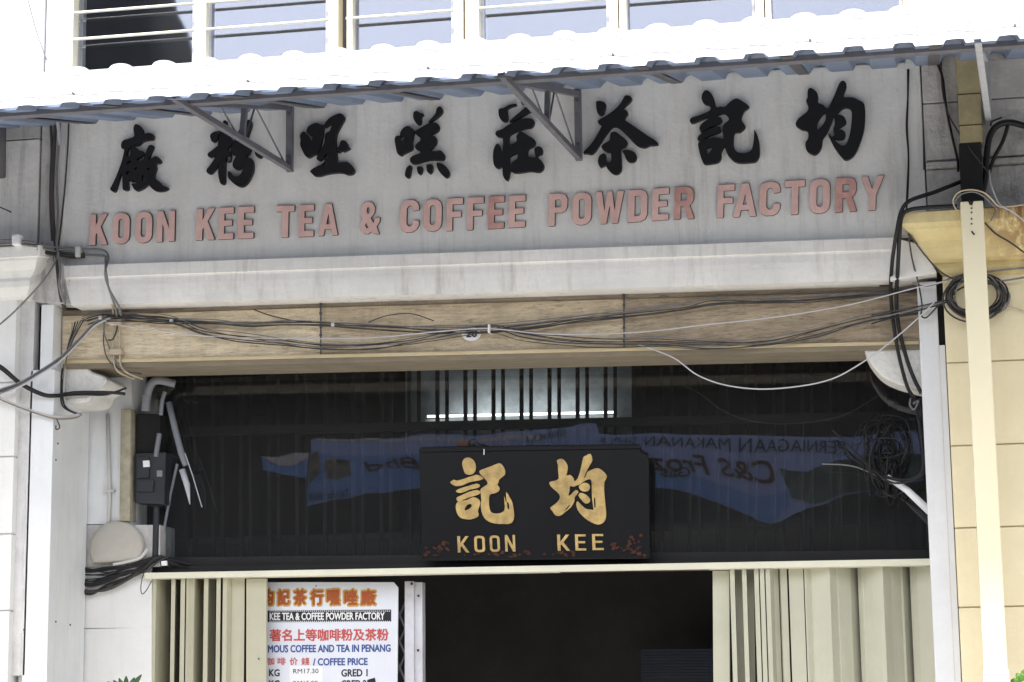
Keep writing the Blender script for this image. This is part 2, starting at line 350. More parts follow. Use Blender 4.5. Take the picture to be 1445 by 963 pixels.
for x, y0, y1 in ((452, 424, 502), (880, 413, 492)):
    MB().pq([(x-.7, y0), (x+.8, y0), (x+1.2, y1), (x-.3, y1)], BY-.003, BY+.02).build('joint_cover', 'steeld', beam)
    for k in range(5):
        yy = lerp(y0, y1, (k+.3)/5)+random.uniform(-3, 3)
        MB().pq([(x-1.5, yy-2), (x+2, yy-1.5), (x+1.5, yy+2), (x-1.6, yy+1.5)], BY-.01, BY+.01).build('bolt', 'steeld', beam, bevel=.002)
MB().pq([(88, 440), (1297, 402), (1297, 493), (88, 521)], .56, .575).build('dark_reflection_board', 'interior', beam)  # unseen dark board added so the glass mirrors no lit timber
# --- left pilaster and jamb of the shop
# faces: neighbour pier front, recess, pilaster front 28..70 at Y~0, side to 127 at Y .58
xl = P(75, 430, .0).x; xj = P(70, 800, 0).x; 
MB().box(P(44, 480, 0).x, P(70, 800, 0).x, .0, .60, -.02, P(60, 522, 0).z).build('pilaster', 'jamb', shop, bevel=.006)
MB().box(P(57, 480, .0).x, P(74.5, 480, 0).x, .001, .60, P(60, 522, 0).z+.0005, P(60, 430, 0).z).build('pilaster_upper', 'jamb', shop, bevel=.006)
MB().box(P(25, 800, 0).x, P(46, 800, 0).x, .055, .6, -.02, P(40, 585, 0).z).build('pilaster_fillet', 'jamb', shop, bevel=.006)
MB().box(P(28, 800, 0).x-.01, P(57, 480, 0).x, .10, .6, P(40, 585, 0).z, P(50, 424, 0).z).build('slot_back', 'jamb', shop)
MB().box(P(45, 480, 0).x, P(57, 480, 0).x-.002, .08, .3, P(50, 520, 0).z, P(50, 430, 0).z).build('dark_slot', 'dark', shop)
# shaft above: grimy pilaster between pier and sign wall
MB().box(P(60, 250, 0).x, P(80, 250, 0).x, -.03, .3, P(60, 372, 0).z, P(60, 150, 0).z+.1).build('side_pilaster', 'grimy', shop, bevel=.006)
MB().box(P(78, 250, 0).x, P(92, 250, 0).x, -.012, .3, P(60, 376, 0).z, P(60, 150, 0).z+.1).build('side_fillet', 'sign', shop)
MB().box(P(28, 480, 0).x, P(92, 480, 0).x, .12, .6, P(50, 430, 0).z, P(50, 345, 0).z).build('return_wall', 'grimy', shop)
MB().hexa([P(50, 347, -.02), P(76, 368, -.02), P(76, 430, .0), P(38, 424, .0)], [P(50, 347, -.02)+Vector((0, .3, 0)), P(76, 368, -.02)+Vector((0, .3, 0)), P(76, 430, .0)+Vector((0, .3, 0)), P(38, 424, 0)+Vector((0, .3, 0))]).build('splay', 'grimy', shop, bevel=.01)
# inner left wall behind the jamb, Y .62
wallq([(100, 430), (186, 430), (186, 740), (100, 740)], .62, .9, 'inner_wall', 'jamb')
wallq([(100, 741), (226, 741), (226, 800), (100, 800)], .62, .9, 'inner_wall', 'grimy')
for y0, y1 in ((812, 886.8), (888.4, 1100)):
    MB().pq([(100, y0), (214, y0-3), (214, y1-1), (100, y1)], .62, .9).build('plaster_course', 'white', shop)
MB().pq([(100, 800), (213, 800), (213, 1100), (100, 1100)], .635, .95).build('inner_wall', 'pier', shop)
# corbels carrying the beam
def corbel(px0, px1, prof, Y0, Y1, name_label):
    o = plate([[prof]], Y1, Y1-Y0, 'corbel', 'corbel', shop, bevel=.012); o['label'] = name_label; return o
corbel(0, 0, cr([(90, 523, 0), (140, 521.5, 0), (152, 528, 0), (158, 537, 0), (172, 542, 0), (179, 549, 0), (172, 558, 0), (163, 563, 0), (158, 573, 0), (146, 580, 0), (110, 581, 0), (90, 576, 0)], 3, True), .135, .5, 'rounded left corbel')
corbel(0, 0, cr([(1223, 502, 0), (1240, 498, 0), (1306, 496, 0), (1309, 556, 0), (1285, 556, 0), (1262, 549, 0), (1247, 541, 0), (1236, 530, 0), (1226, 515, 0)], 3, True), .135, .4, 'rounded right corbel')
# --- right pillar
zt = P(1300, 398, 0).z
MB().box(P(1305, 640, 0).x, P(1323.5, 450, 0).x, .0, .6, -.02, zt).build('pillar', 'pillarw', shop, bevel=.006)
MB().box(P(1323.5, 500, 0).x, P(1341, 640, 0).x, .004, .6, -.02, P(1330, 487, 0).z).build('pillar_edge', 'pillarw', shop, bevel=.005)
MB().box(P(1323.5, 450, 0).x, P(1335, 450, 0).x, .05, .6, P(1330, 487, 0).z, zt+.02).build('dark_slot', 'dark', shop)
# strip right of sign
MB().box(P(1283, 200, 0).x, P(1303, 200, 0).x, -.02, .3, P(1283, 345, 0).z, P(1283, 90, 0).z+.1).build('side_fillet', 'sign', shop, bevel=.004)
# --- upper facade and roof plane behind the awning
zr = 5.50
MB().box(P(60, 50, 0).x, 6, .02, .35, 5.56, 5.90).build('upper_wall', 'white', shop)
MB().box(P(66, 50, 0).x, P(97, 50, 0).x, -.02, .3, 5.7, 8).build('upper_pilaster', 'white', shop, bevel=.01)
MB().box(P(1278, 3, 0).x, 6, -.02, .3, 5.9, 8).build('upper_wall', 'white', shop)
MB().box(-3.3, 3.2, .9, 1.0, 5.6, 8).build('upper_room_back', 'interior', shop)
MB().box(-3.3, 3.2, .3, 4, 7.9, 8).build('upper_ceiling', 'interior', shop)
# --- ground floor interior shell
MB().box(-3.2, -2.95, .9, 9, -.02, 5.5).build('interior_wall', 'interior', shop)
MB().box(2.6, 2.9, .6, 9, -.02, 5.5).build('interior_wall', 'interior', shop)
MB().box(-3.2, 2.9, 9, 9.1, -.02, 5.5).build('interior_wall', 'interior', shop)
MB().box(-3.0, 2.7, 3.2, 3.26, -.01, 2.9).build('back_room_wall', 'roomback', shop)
MB().box(-3.0, 2.7, 1.25, 3.26, 2.9, 2.95).build('light_stop_board', 'interior', shop)  # added board that keeps light out of the space behind the transom
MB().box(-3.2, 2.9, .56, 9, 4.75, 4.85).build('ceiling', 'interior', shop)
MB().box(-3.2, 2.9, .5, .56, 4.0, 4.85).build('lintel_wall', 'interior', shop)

# ================================================================== LETTERS OF THE SIGN
LET = {}
def rr(x0, y0, x1, y1, c, n=3):
    pts = []
    for cx, cy, a0 in ((x1-c[0], y0+c[1], -90), (x1-c[0], y1-c[1], 0), (x0+c[0], y1-c[1], 90), (x0+c[0], y0+c[1], 180)):
        for i in range(n+1):
            a = math.radians(a0+90*i/n); pts.append((cx+c[0]*math.cos(a), cy+c[1]*math.sin(a)))
    return pts
T, S = .19, .34        # stroke thickness: of the height, of the width
LET['K'] = [[[(0, 0), (S, 0), (S, .36), (.64, 0), (1, 0), (.62, .40), (1.03, 1), (.67, 1), (.40, .60), (S, .68), (S, 1), (0, 1)]]]
LET['O'] = [[rr(0, 0, 1, 1, (.42, .24)), rr(S, T, 1-S, 1-T, (.15, .09))]]
LET['N'] = [[[(0, 0), (.34, 0), (.68, .56), (.68, 0), (1, 0), (1, 1), (.68, 1), (.32, .42), (.32, 1), (0, 1)]]]
LET['E'] = [[[(0, 0), (1, 0), (1, T), (S+.04, T), (S+.04, .41), (.90, .41), (.90, .58), (S+.04, .58), (S+.04, .82), (1, .82), (1, 1), (0, 1)]]]
LET['F'] = [[[(0, 0), (1, 0), (1, T), (S+.02, T), (S+.02, .41), (.90, .41), (.90, .58), (S+.02, .58), (S+.02, 1), (0, 1)]]]
LET['T'] = [[[(0, 0), (1, 0), (1, T), (.68, T), (.68, 1), (.34, 1), (.34, T), (0, T)]]]
LET['A'] = [[[(.34, 0), (.66, 0), (1, 1), (.73, 1), (.68, .80), (.32, .80), (.27, 1), (0, 1)], [(.50, .30), (.40, .64), (.60, .64)]]]
LET['P'] = [[[(0, 0), (.70, 0), (.90, .06), (1, .18), (1, .42), (.90, .54), (.70, .60), (S, .60), (S, 1), (0, 1)], [(S, T), (S, .43), (.60, .43), (.68, .38), (.68, .23), (.60, T)]]]
LET['D'] = [[[(0, 0), (.66, 0), (.90, .07), (1, .22), (1, .78), (.90, .93), (.66, 1), (0, 1)], [(S, T), (S, .82), (.58, .82), (.68, .74), (.68, .26), (.58, T)]]]
LET['R'] = [[[(0, 0), (.70, 0), (.90, .06), (1, .18), (1, .40), (.92, .52), (.80, .57), (1.05, 1), (.72, 1), (.50, .60), (S, .60), (S, 1), (0, 1)], [(S, T), (S, .43), (.60, .43), (.68, .38), (.68, .23), (.60, T)]]]
LET['W'] = [[[(0, 0), (.22, 0), (.32, .60), (.42, 0), (.58, 0), (.68, .60), (.78, 0), (1, 0), (.80, 1), (.60, 1), (.50, .44), (.40, 1), (.20, 1)]]]
LET['C'] = [[[(1, .32), (.70, .34), (.66, .22), (.56, .18), (.44, .18), (.34, .26), (.34, .74), (.44, .82), (.56, .82), (.66, .78), (.70, .64), (1, .66), (1, .80), (.88, .93), (.68, 1), (.32, 1), (.10, .92), (0, .78), (0, .22), (.10, .07), (.32, 0), (.68, 0), (.90, .07), (1, .2)]]]
LET['Y'] = [[[(0, 0), (.30, 0), (.50, .38), (.72, 0), (1, 0), (.66, .58), (.66, 1), (.35, 1), (.35, .58)]]]
LET['&'] = [[[(.98, 1.02), (.66, .98), (.58, .93), (.40, 1), (.18, .98), (.02, .86), (.0, .62), (.12, .5), (.04, .38), (.04, .14), (.2, .02), (.42, -.02), (.62, .04), (.74, .18), (.70, .36), (.52, .5), (.68, .66), (.74, .52), (1, .50), (.98, .64), (.84, .78)],
               [(.34, .16), (.30, .28), (.38, .38), (.48, .30), (.46, .17)], [(.30, .64), (.24, .72), (.32, .82), (.44, .80)]]]
def base_y(x): # baseline of the pink lettering in the photograph
    t = [(130, 347.2), (247, 341.5), (344, 337.6), (416, 335.8), (470, 333), (537, 330.8), (592, 328), (653, 326.3), (742, 321.3), (801, 319.3), (880, 315.6), (944, 311), (1037, 307.5), (1100, 304.8), (1171, 301.6), (1247, 296.8)]
    for a, b in zip(t, t[1:]):
        if x <= b[0]: return lerp(a[1], b[1], (x-a[0])/(b[0]-a[0]))
    return t[-1][1]
def top_y(x):
    t = [(130, 304), (247, 298), (344, 292.8), (416, 291), (470, 289), (537, 285.7), (592, 283.0), (653, 280.3), (742, 276.3), (801, 273.7), (880, 270.5), (944, 266), (1037, 261), (1100, 257.2), (1171, 253), (1247, 249.2)]
    for a, b in zip(t, t[1:]):
        if x <= b[0]: return lerp(a[1], b[1], (x-a[0])/(b[0]-a[0]))
    return t[-1][1]
ROW = [('K', 128, 152.3), ('O', 160, 184), ('O', 191.6, 215.7), ('N', 222.2, 247.6), ('K', 278, 303.7), ('E', 309.4, 330.6), ('E', 337, 359), ('T', 390.4, 416), ('E', 422.4, 443.6), ('A', 450.6, 477.8), ('&', 509.6, 537),
       ('C', 565.7, 592), ('O', 598.6, 624), ('F', 631, 653.7), ('F', 660, 683), ('E', 689.5, 712), ('E', 718.6, 741.8), ('P', 774.7, 801), ('O', 808.3, 835), ('W', 840.7, 880.5), ('D', 886.8, 914), ('E', 921, 944), ('R', 951.6, 979),
       ('F', 1012.8, 1036.5), ('A', 1035.5, 1067.7), ('C', 1072, 1101), ('T', 1107.8, 1135.7), ('O', 1142.7, 1171.3), ('R', 1179.3, 1208), ('Y', 1214.5, 1247)]
LN = {'&': 'ampersand'}
for k, (ch, x0, x1) in enumerate(ROW):
    sh = [[[(lerp(x0, x1, u)-1.0*(v-.5), lerp(top_y(lerp(x0, x1, u)), base_y(lerp(x0, x1, u)), v)) for u, v in lp] for lp in s] for s in LET[ch]]
    pm = 'pinkdark' if k in (15, 22, 28) else 'pink'
    plate(sh, -.0, .016, LN.get(ch, 'letter'), pm, sign, side='blackside', label='pink raised letter %s' % ch if ch != '&' else 'pink raised ampersand')
    # dark offset plate painting soft shade and grime along the upper and right edges
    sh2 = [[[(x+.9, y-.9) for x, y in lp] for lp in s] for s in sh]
    plate(sh2, -.0, .005, 'letter_shade_plate', 'blackside', sign)
# --- calligraphy
def sm(pts, n=3): return [(v.x, v.y) for v in cr([(x, y, 0) for x, y in pts], n, True)]
def brush(pts):
    """outline of a brush stroke given as (x, y, radius)"""
    c = cr(pts, 4); L, R = [], []
    for i, p in enumerate(c):
        t = c[min(i+1, len(c)-1)]-c[max(i-1, 0)]; l = math.hypot(t.x, t.y) or 1; nx, ny = -t.y/l, t.x/l; L.append((p.x+nx*p.z, p.y+ny*p.z)); R.append((p.x-nx*p.z, p.y-ny*p.z))
    def cap(p, q, s):
        a = math.atan2(q[1]-p.y, q[0]-p.x); return [(p.x+p.z*math.cos(a+s*math.pi*k/5), p.y+p.z*math.sin(a+s*math.pi*k/5)) for k in range(1, 5)]
    return L+cap(c[-1], L[-1], -1)+R[::-1]+cap(c[0], R[0], -1)
def glyph(ox, oy, shapes, Y, depth, parent, m, side=None, label=None, name='character', bevel=0, clean=3, step=.0004):
    out = []
    for sh in shapes:
        lp = []
        for i, s in enumerate(sh):
            pts = brush(s) if len(s[0]) == 3 else sm(s, clean)
            lp.append([(ox+x/8.025, oy+y/8.025) for x, y in pts])
        out.append(lp)
    return plate(out, Y, depth, name, m, parent, side=side, bevel=bevel, label=label, step=step)
G = []
G.append((140, 165, 'first character from the left', [
 [[(445, 100), (480, 115), (505, 150), (525, 205), (575, 198), (622, 208), (638, 240), (622, 272), (590, 278), (540, 285), (505, 300), (470, 330), (430, 340), (385, 345), (352, 370), (333, 430), (322, 452), (355, 462), (372, 452), (370, 410), (378, 372), (400, 350), (440, 365), (470, 395), (515, 405), (520, 435), (490, 465), (458, 482), (442, 505), (470, 515), (510, 500), (540, 440), (565, 370), (590, 335), (627, 338), (630, 365), (600, 430), (572, 495), (610, 490), (650, 462), (690, 475), (718, 515), (700, 540), (660, 548), (665, 600), (640, 692), (690, 740), (740, 790), (800, 818), (760, 850), (690, 858), (640, 845), (600, 810), (575, 780), (520, 820), (450, 852), (415, 835), (395, 795), (385, 772), (432, 765), (438, 738), (380, 745), (345, 738), (350, 825), (335, 845), (300, 845), (285, 820), (283, 700), (272, 650), (240, 730), (205, 850), (165, 858), (145, 830), (160, 800), (200, 720), (240, 620), (275, 520), (305, 385), (275, 372), (268, 330), (290, 285), (350, 265), (412, 240), (415, 200), (408, 150), (420, 110)],
  [(318, 538), (345, 526), (365, 505), (376, 512), (370, 545), (335, 548)], [(420, 600), (440, 585), (450, 600), (435, 625)], [(325, 640), (350, 628), (360, 640), (340, 665), (328, 668)], [(560, 605), (580, 590), (595, 598), (580, 628)], [(505, 670), (515, 680), (535, 735), (515, 745), (500, 735)]]]))
G.append((280, 155, 'second character, partly behind the bracket', [
 [[(318, 155, 20), (315, 250, 30), (300, 350, 50), (290, 450, 55), (290, 600, 36), (280, 720, 40), (290, 830, 30)]],
 [[(190, 350, 32), (196, 318, 46), (215, 290, 30), (262, 268, 12)]],
 [[(320, 280, 30), (360, 370, 42), (340, 400, 42), (290, 420, 40)]],
 [[(280, 440, 40), (200, 500, 36), (152, 525, 30)]], [[(265, 540, 40), (200, 640, 38), (145, 708, 36)]],
 [[(290, 490, 30), (345, 510, 38), (352, 575, 32)]],
 [[(592, 158, 28), (585, 200, 32), (552, 290, 34), (500, 420, 50)]],
 [[(436, 352, 8), (415, 420, 12), (405, 480, 14)]], [[(545, 160, 12), (510, 210, 9), (470, 290, 8), (440, 370, 7)]],
 [[(400, 440), (430, 400), (480, 375), (545, 410), (612, 460), (590, 520), (552, 552), (620, 570), (643, 630), (635, 720), (590, 820), (540, 875), (490, 888), (430, 860), (380, 815), (352, 770), (365, 710), (410, 760), (460, 770), (500, 740), (518, 695), (512, 665), (480, 690), (440, 690), (410, 660), (410, 610), (435, 560), (445, 535), (400, 522), (385, 480)]],
 [[(630, 400), (655, 440), (700, 490), (738, 530), (730, 555), (700, 560), (668, 535), (650, 480)]]]))
G.append((410, 150, 'third character from the left', [
 [[(160, 303), (185, 312), (215, 350), (232, 395), (247, 408), (262, 375), (262, 350), (225, 340), (198, 308), (200, 285), (215, 250), (260, 220), (310, 205), (360, 225), (388, 235), (385, 320), (370, 400), (345, 490), (320, 545), (270, 570), (220, 597), (185, 580), (155, 530), (125, 455), (130, 400), (125, 340)]],
 [[(385, 250), (410, 205), (450, 155), (510, 120), (570, 98), (610, 115), (628, 150), (600, 210), (560, 280), (535, 340), (525, 420), (535, 500), (540, 580), (545, 645), (600, 650), (665, 648), (710, 690), (740, 740), (725, 775), (690, 790), (650, 788), (600, 770), (540, 768), (470, 775), (400, 790), (350, 805), (290, 805), (260, 780), (238, 755), (265, 725), (330, 690), (360, 678), (398, 642), (390, 622), (370, 610), (355, 630), (320, 625), (312, 595), (340, 540), (380, 470), (400, 420), (405, 350), (420, 320), (455, 300), (472, 265), (485, 222), (450, 230), (420, 250), (395, 258)],
  [(372, 684), (405, 648), (424, 655), (422, 677)], [(430, 545), (433, 596), (405, 602), (392, 592)]],
 [[(580, 415), (620, 402), (655, 430), (665, 465), (688, 490), (650, 515), (610, 530), (600, 518), (560, 538), (548, 530), (560, 510), (545, 495), (570, 460)]]]))
G.append((540, 140, 'fourth character with four dots below', [
 [[(365, 165), (400, 152), (440, 172), (475, 185), (450, 215), (450, 270), (435, 300), (405, 300), (375, 265), (358, 215)]],
 [[(655, 100), (685, 120), (690, 160), (660, 200), (600, 245), (530, 280), (570, 230), (610, 180), (625, 125)]],
 [[(300, 320), (345, 345), (372, 380), (362, 430), (350, 500), (350, 580), (300, 610), (250, 635), (225, 655), (185, 638), (168, 590), (155, 520), (150, 465), (170, 432), (205, 430), (215, 390), (245, 345)], [(210, 442), (262, 432), (255, 470), (240, 503), (225, 488)]],
 [[(378, 382), (420, 355), (480, 320), (540, 290), (600, 280), (640, 300), (655, 335), (640, 375), (600, 400), (558, 420), (610, 440), (625, 485), (610, 530), (560, 580), (555, 600), (620, 605), (670, 598), (710, 640), (715, 670), (705, 700), (650, 705), (550, 705), (480, 720), (420, 740), (365, 748), (330, 730), (325, 690), (355, 660), (430, 630), (440, 605), (395, 585), (380, 555), (395, 525), (438, 488), (440, 465), (425, 440), (395, 420)]],
 [[(320, 765), (342, 780), (332, 830), (325, 885), (300, 908), (270, 890), (268, 850), (285, 795)]], [[(405, 785), (460, 785), (455, 850), (430, 868), (410, 845)]],
 [[(512, 760), (575, 760), (577, 825), (550, 858), (520, 840), (512, 800)]], [[(625, 740), (680, 745), (730, 780), (765, 830), (768, 870), (745, 902), (710, 895), (665, 850), (635, 800)]]]))
G.append((680, 140, 'fifth character, its top behind the bracket', [
 [[(205, 130), (260, 115), (330, 80), (395, 70), (395, 85), (340, 105), (300, 130), (300, 170), (305, 240), (280, 270), (240, 262), (210, 225), (200, 180)]],
 [[(322, 272), (380, 215), (440, 165), (520, 100), (560, 118), (582, 150), (540, 170), (470, 210), (400, 245)]], [[(462, 58, 9), (495, 62, 13), (530, 95, 16), (545, 120, 18)]],
 [[(165, 405), (185, 375), (240, 360), (300, 315), (400, 265), (480, 235), (560, 235), (600, 260), (600, 295), (575, 335), (500, 350), (420, 375), (350, 410), (322, 440), (320, 525), (370, 520), (405, 490), (402, 440), (425, 400), (460, 385), (520, 420), (610, 480), (605, 540), (560, 565), (535, 590), (530, 660), (590, 675), (640, 680), (690, 720), (712, 775), (695, 820), (650, 843), (560, 832), (470, 845), (380, 852), (335, 828), (322, 880), (305, 935), (270, 920), (248, 870), (245, 780), (220, 790), (185, 798), (150, 765), (138, 690), (142, 600), (165, 540), (190, 520), (215, 550), (225, 600), (245, 605), (248, 460), (200, 445), (170, 425)], [(325, 675), (370, 645), (412, 630), (410, 690), (370, 715), (325, 762)]],
 [[(610, 570), (650, 552), (690, 570), (698, 610), (685, 640), (645, 648), (640, 688), (620, 670), (606, 610)]]]))
G.append((815, 130, 'sixth character with a wide roof stroke', [
 [[(220, 130), (260, 118), (325, 145), (322, 200), (305, 255), (270, 278), (240, 260), (222, 200)]],
 [[(545, 62), (600, 62), (622, 90), (600, 130), (545, 180), (517, 205), (560, 225), (578, 260), (542, 325), (600, 370), (700, 440), (800, 510), (880, 560), (922, 605), (870, 620), (825, 622), (770, 645), (710, 635), (660, 605), (590, 530), (520, 460), (465, 415), (425, 408), (385, 430), (330, 500), (270, 590), (215, 680), (165, 720), (120, 712), (80, 712), (80, 690), (140, 630), (200, 550), (280, 405), (248, 375), (240, 345), (280, 315), (350, 275), (430, 215), (500, 140)]],
 [[(390, 475), (440, 468), (500, 510), (560, 560), (575, 595), (550, 630), (502, 655), (502, 740), (508, 870), (485, 930), (440, 948), (395, 930), (345, 880), (325, 845), (270, 868), (245, 830), (240, 790), (260, 735), (310, 710), (328, 735), (334, 798), (385, 808), (385, 706), (340, 695), (290, 660), (280, 630), (320, 595), (370, 565), (378, 510)]],
 [[(515, 680), (580, 672), (640, 690), (675, 730), (670, 780), (640, 808), (590, 805), (555, 770), (535, 715)]]]))
G.append((965, 122, 'second character from the right', [
 [[(250, 62), (300, 80), (340, 140), (362, 210), (362, 258), (420, 250), (470, 248), (510, 210), (560, 170), (605, 155), (660, 180), (742, 240), (730, 265), (695, 290), (668, 340), (658, 400), (700, 460), (690, 495), (640, 535), (582, 545), (568, 640), (580, 720), (620, 765), (700, 770), (760, 745), (785, 700), (798, 600), (803, 510), (825, 545), (850, 610), (865, 740), (855, 820), (820, 865), (750, 878), (640, 882), (570, 860), (510, 800), (480, 740), (465, 700), (430, 765), (432, 820), (400, 870), (340, 888), (250, 898), (220, 870), (190, 790), (168, 690), (175, 650), (200, 635), (160, 615), (175, 575), (205, 545), (183, 500), (200, 450), (280, 385), (285, 362), (200, 395), (110, 432), (75, 415), (90, 375), (180, 345), (300, 290), (295, 235), (240, 215), (210, 170), (212, 110)],
  [(360, 350), (462, 322), (518, 390), (465, 440), (440, 505), (455, 605), (410, 600), (340, 592), (255, 612), (242, 604), (300, 572), (390, 545), (428, 518), (420, 482), (400, 470), (330, 485), (260, 512), (222, 536), (230, 520), (300, 478), (400, 440), (438, 405), (425, 375), (392, 357)], [(260, 720), (290, 705), (330, 698), (315, 740), (285, 780), (270, 770)]]]))
G.append((1115, 110, 'rightmost character', [
 [[(215, 140), (250, 135), (300, 175), (320, 225), (318, 295), (370, 320), (425, 365), (460, 310), (510, 200), (560, 80), (600, 50), (635, 75), (640, 120), (620, 180), (605, 235), (710, 240), (790, 275), (845, 325), (850, 500), (830, 640), (780, 790), (720, 900), (640, 945), (590, 915), (510, 810), (465, 725), (430, 645), (490, 700), (540, 755), (600, 785), (640, 760), (670, 680), (690, 580), (700, 450), (690, 375), (640, 352), (590, 370), (525, 430), (495, 460), (470, 530), (420, 640), (375, 705), (360, 800), (320, 865), (270, 885), (205, 850), (178, 800), (180, 745), (208, 700), (200, 620), (130, 600), (75, 560), (68, 530), (100, 475), (195, 400), (208, 340), (185, 280), (200, 240), (200, 180)],
  [(395, 415), (408, 450), (390, 520), (320, 610), (305, 570), (320, 510), (360, 445)]],
 [[(500, 440), (560, 435), (610, 455), (638, 510), (625, 545), (540, 590), (540, 600), (600, 610), (630, 650), (615, 700), (570, 715), (510, 705), (480, 685), (505, 660), (490, 600), (508, 540), (505, 480)]]]))
for ox, oy, lab, sh in G:
    glyph(ox, oy, sh, 0, .034, sign, 'blackpaint', side='blackpaint', label='black raised calligraphic '+lab)

# ================================================================== LEFT NEIGHBOUR PIER
pier = thing('neighbour_pier', 'white plastered pier with moulded capital at the left edge, beside the shop', 'wall')
xr1 = P(58, 250, 0).x; X0 = -5.5
zs = [P(30, y, -.02).z for y in (120, 197.5)]
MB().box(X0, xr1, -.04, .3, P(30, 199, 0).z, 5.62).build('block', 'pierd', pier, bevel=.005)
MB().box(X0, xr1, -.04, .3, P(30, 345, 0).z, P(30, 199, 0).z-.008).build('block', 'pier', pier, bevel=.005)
MB().box(X0, xr1-.02, .0, .25, 2, 5.6).build('core', 'pier', pier)
def mould(rows, x0, name, parent, m):
    # rows (px right, py, Y)
    b = MB(); pr_ = [P(*r) for r in rows]; n = len(pr_)
    vs = [Vector((x0, p.y, p.z)) for p in pr_]+[Vector((p.x, p.y, p.z)) for p in pr_]
    vs += [Vector((x0, .3, pr_[-1].z)), Vector((pr_[-1].x, .3, pr_[-1].z)), Vector((x0, .3, pr_[0].z)), Vector((pr_[0].x, .3, pr_[0].z))]
    fs = [(i, i+n, i+n+1, i+1) for i in range(n-1)]
    fs += [(n-1, 2*n-1, 2*n+1, 2*n), (0, 2*n+2, 2*n+3, n), tuple(range(n, 2*n))+(2*n+1, 2*n+3), tuple(range(n-1, -1, -1))+(2*n+2, 2*n)]
    return b.add(vs, fs).build(name, m, parent)
mould([(57, 346, -.20), (56, 361, -.20), (53, 362.5, -.185), (52, 366, -.185), (51, 372, -.17), (49, 381, -.14), (45, 390, -.125), (43.5, 391.5, -.12), (43, 396, -.13), (42, 404, -.125), (40, 412, -.10), (38, 419, -.075), (38, 422, -.07)], X0, 'capital', pier, 'white')
zz = [P(20, y, -.04).z for y in (421, 540.5, 645, 754, 862, 975)]
for a, b in zip(zz, zz[1:]):
    MB().box(X0, P(29, 430, 0).x if a > zz[1]+.01 else P(26.5, 600, 0).x, -.06, .25, b+.006, a-.004 if a != zz[0] else a+.02).build('block', 'white', pier, bevel=.004)
MB().box(X0, P(26, 600, 0).x-.01, -.045, .25, 0, zz[0]).build('core', 'white', pier)
MB().box(X0, P(65, 50, 0).x, -.05, .3, 5.75, 8).build('upper_wall', 'white', pier)
# ================================================================== RIGHT YELLOW BUILDING
yel = thing('yellow_shophouse', 'yellow painted neighbouring building with stained moulded capital at the right edge', 'building')
X1 = 6
yy = [P(1350, y, -.03).z for y in (390, 513, 630, 746, 858, 975)]
for a, b in zip(yy, yy[1:]):
    MB().box(P(1342, 640, 0).x, X1, -.05, .3, b+.005, a-.004).build('wall_block', 'yellow', yel, bevel=.003)
MB().box(P(1343, 640, 0).x, X1, -.035, .3, 0, yy[0]).build('core', 'yellow', yel)
def mouldL(rows, x1, name, parent, m):
    pr_ = [P(*r) for r in rows]; n = len(pr_); b = MB()
    vs = [Vector(p) for p in pr_]+[Vector((x1, p.y, p.z)) for p in pr_]
    vs += [Vector((pr_[-1].x, .3, pr_[-1].z)), Vector((x1, .3, pr_[-1].z)), Vector((pr_[0].x, .3, pr_[0].z)), Vector((x1, .3, pr_[0].z))]
    fs = [(i, i+n, i+n+1, i+1) for i in range(n-1)]
    fs += [(n-1, 2*n-1, 2*n+1, 2*n), (0, 2*n+2, 2*n+3, n), tuple(range(n, 2*n))+(2*n+1, 2*n+3), tuple(range(n-1, -1, -1))+(2*n+2, 2*n)]
    return b.add(vs, fs).build(name, m, parent)
mouldL([(1270, 301, -.30), (1270.5, 316, -.30), (1275, 322, -.285), (1279, 325, -.28), (1284, 329, -.265), (1290, 333, -.25), (1297, 342, -.21), (1300, 350, -.19), (1303, 352, -.175), (1307, 358, -.16), (1311, 366, -.135), (1318, 373, -.075), (1327, 379, -.09), (1331, 386, -.08), (1338, 391, -.065)], X1, 'capital', yel, 'yellowcap')
# upper grey rusticated pier
pr_up = thing('rusticated_pier', 'grimy grey rusticated pier with cables above the yellow capital', 'wall')
xa, xb = P(1305, 200, 0).x, X1
for k, (y0, y1) in enumerate(((80, 148), (150, 229), (233, 241), (243.5, 300))):
    MB().box(xa, xb, -.05-(.02 if k == 2 else 0), .3, P(1320, y1, 0).z, P(1320, y0, 0).z).build('block', 'grimy', pr_up, bevel=.004)
MB().box(xa+.01, xb, -.03, .28, P(1320, 300, 0).z, P(1320, 75, 0).z).build('core', 'grimy', pr_up)

# ================================================================== AWNING
aw = thing('awning', 'white tile-profile metal awning with blue-grey underside running across the whole front', 'awning')
YF = -1.85
def fx(px): return px
zb = 5.12
ribs = [P(x, 154-.0706*x, YF).x for x in (-147, -86, -25, 36, 97, 158, 219.5, 281, 343, 405, 467, 531.7, 596.7, 663, 727, 792, 857, 926, 994, 1064, 1134.5, 1204, 1275, 1347.6, 1423, 1499, 1575)]
ribs = [ribs[0]-.232*k for k in range(9, 0, -1)]+ribs+[ribs[-1]+.232*k for k in range(1, 9)]
def ribh(x, w):
    for c in ribs:
        q = abs(x-c)
        if q < w: return math.sqrt(1-(q/w)**2)**1.1
    return 0
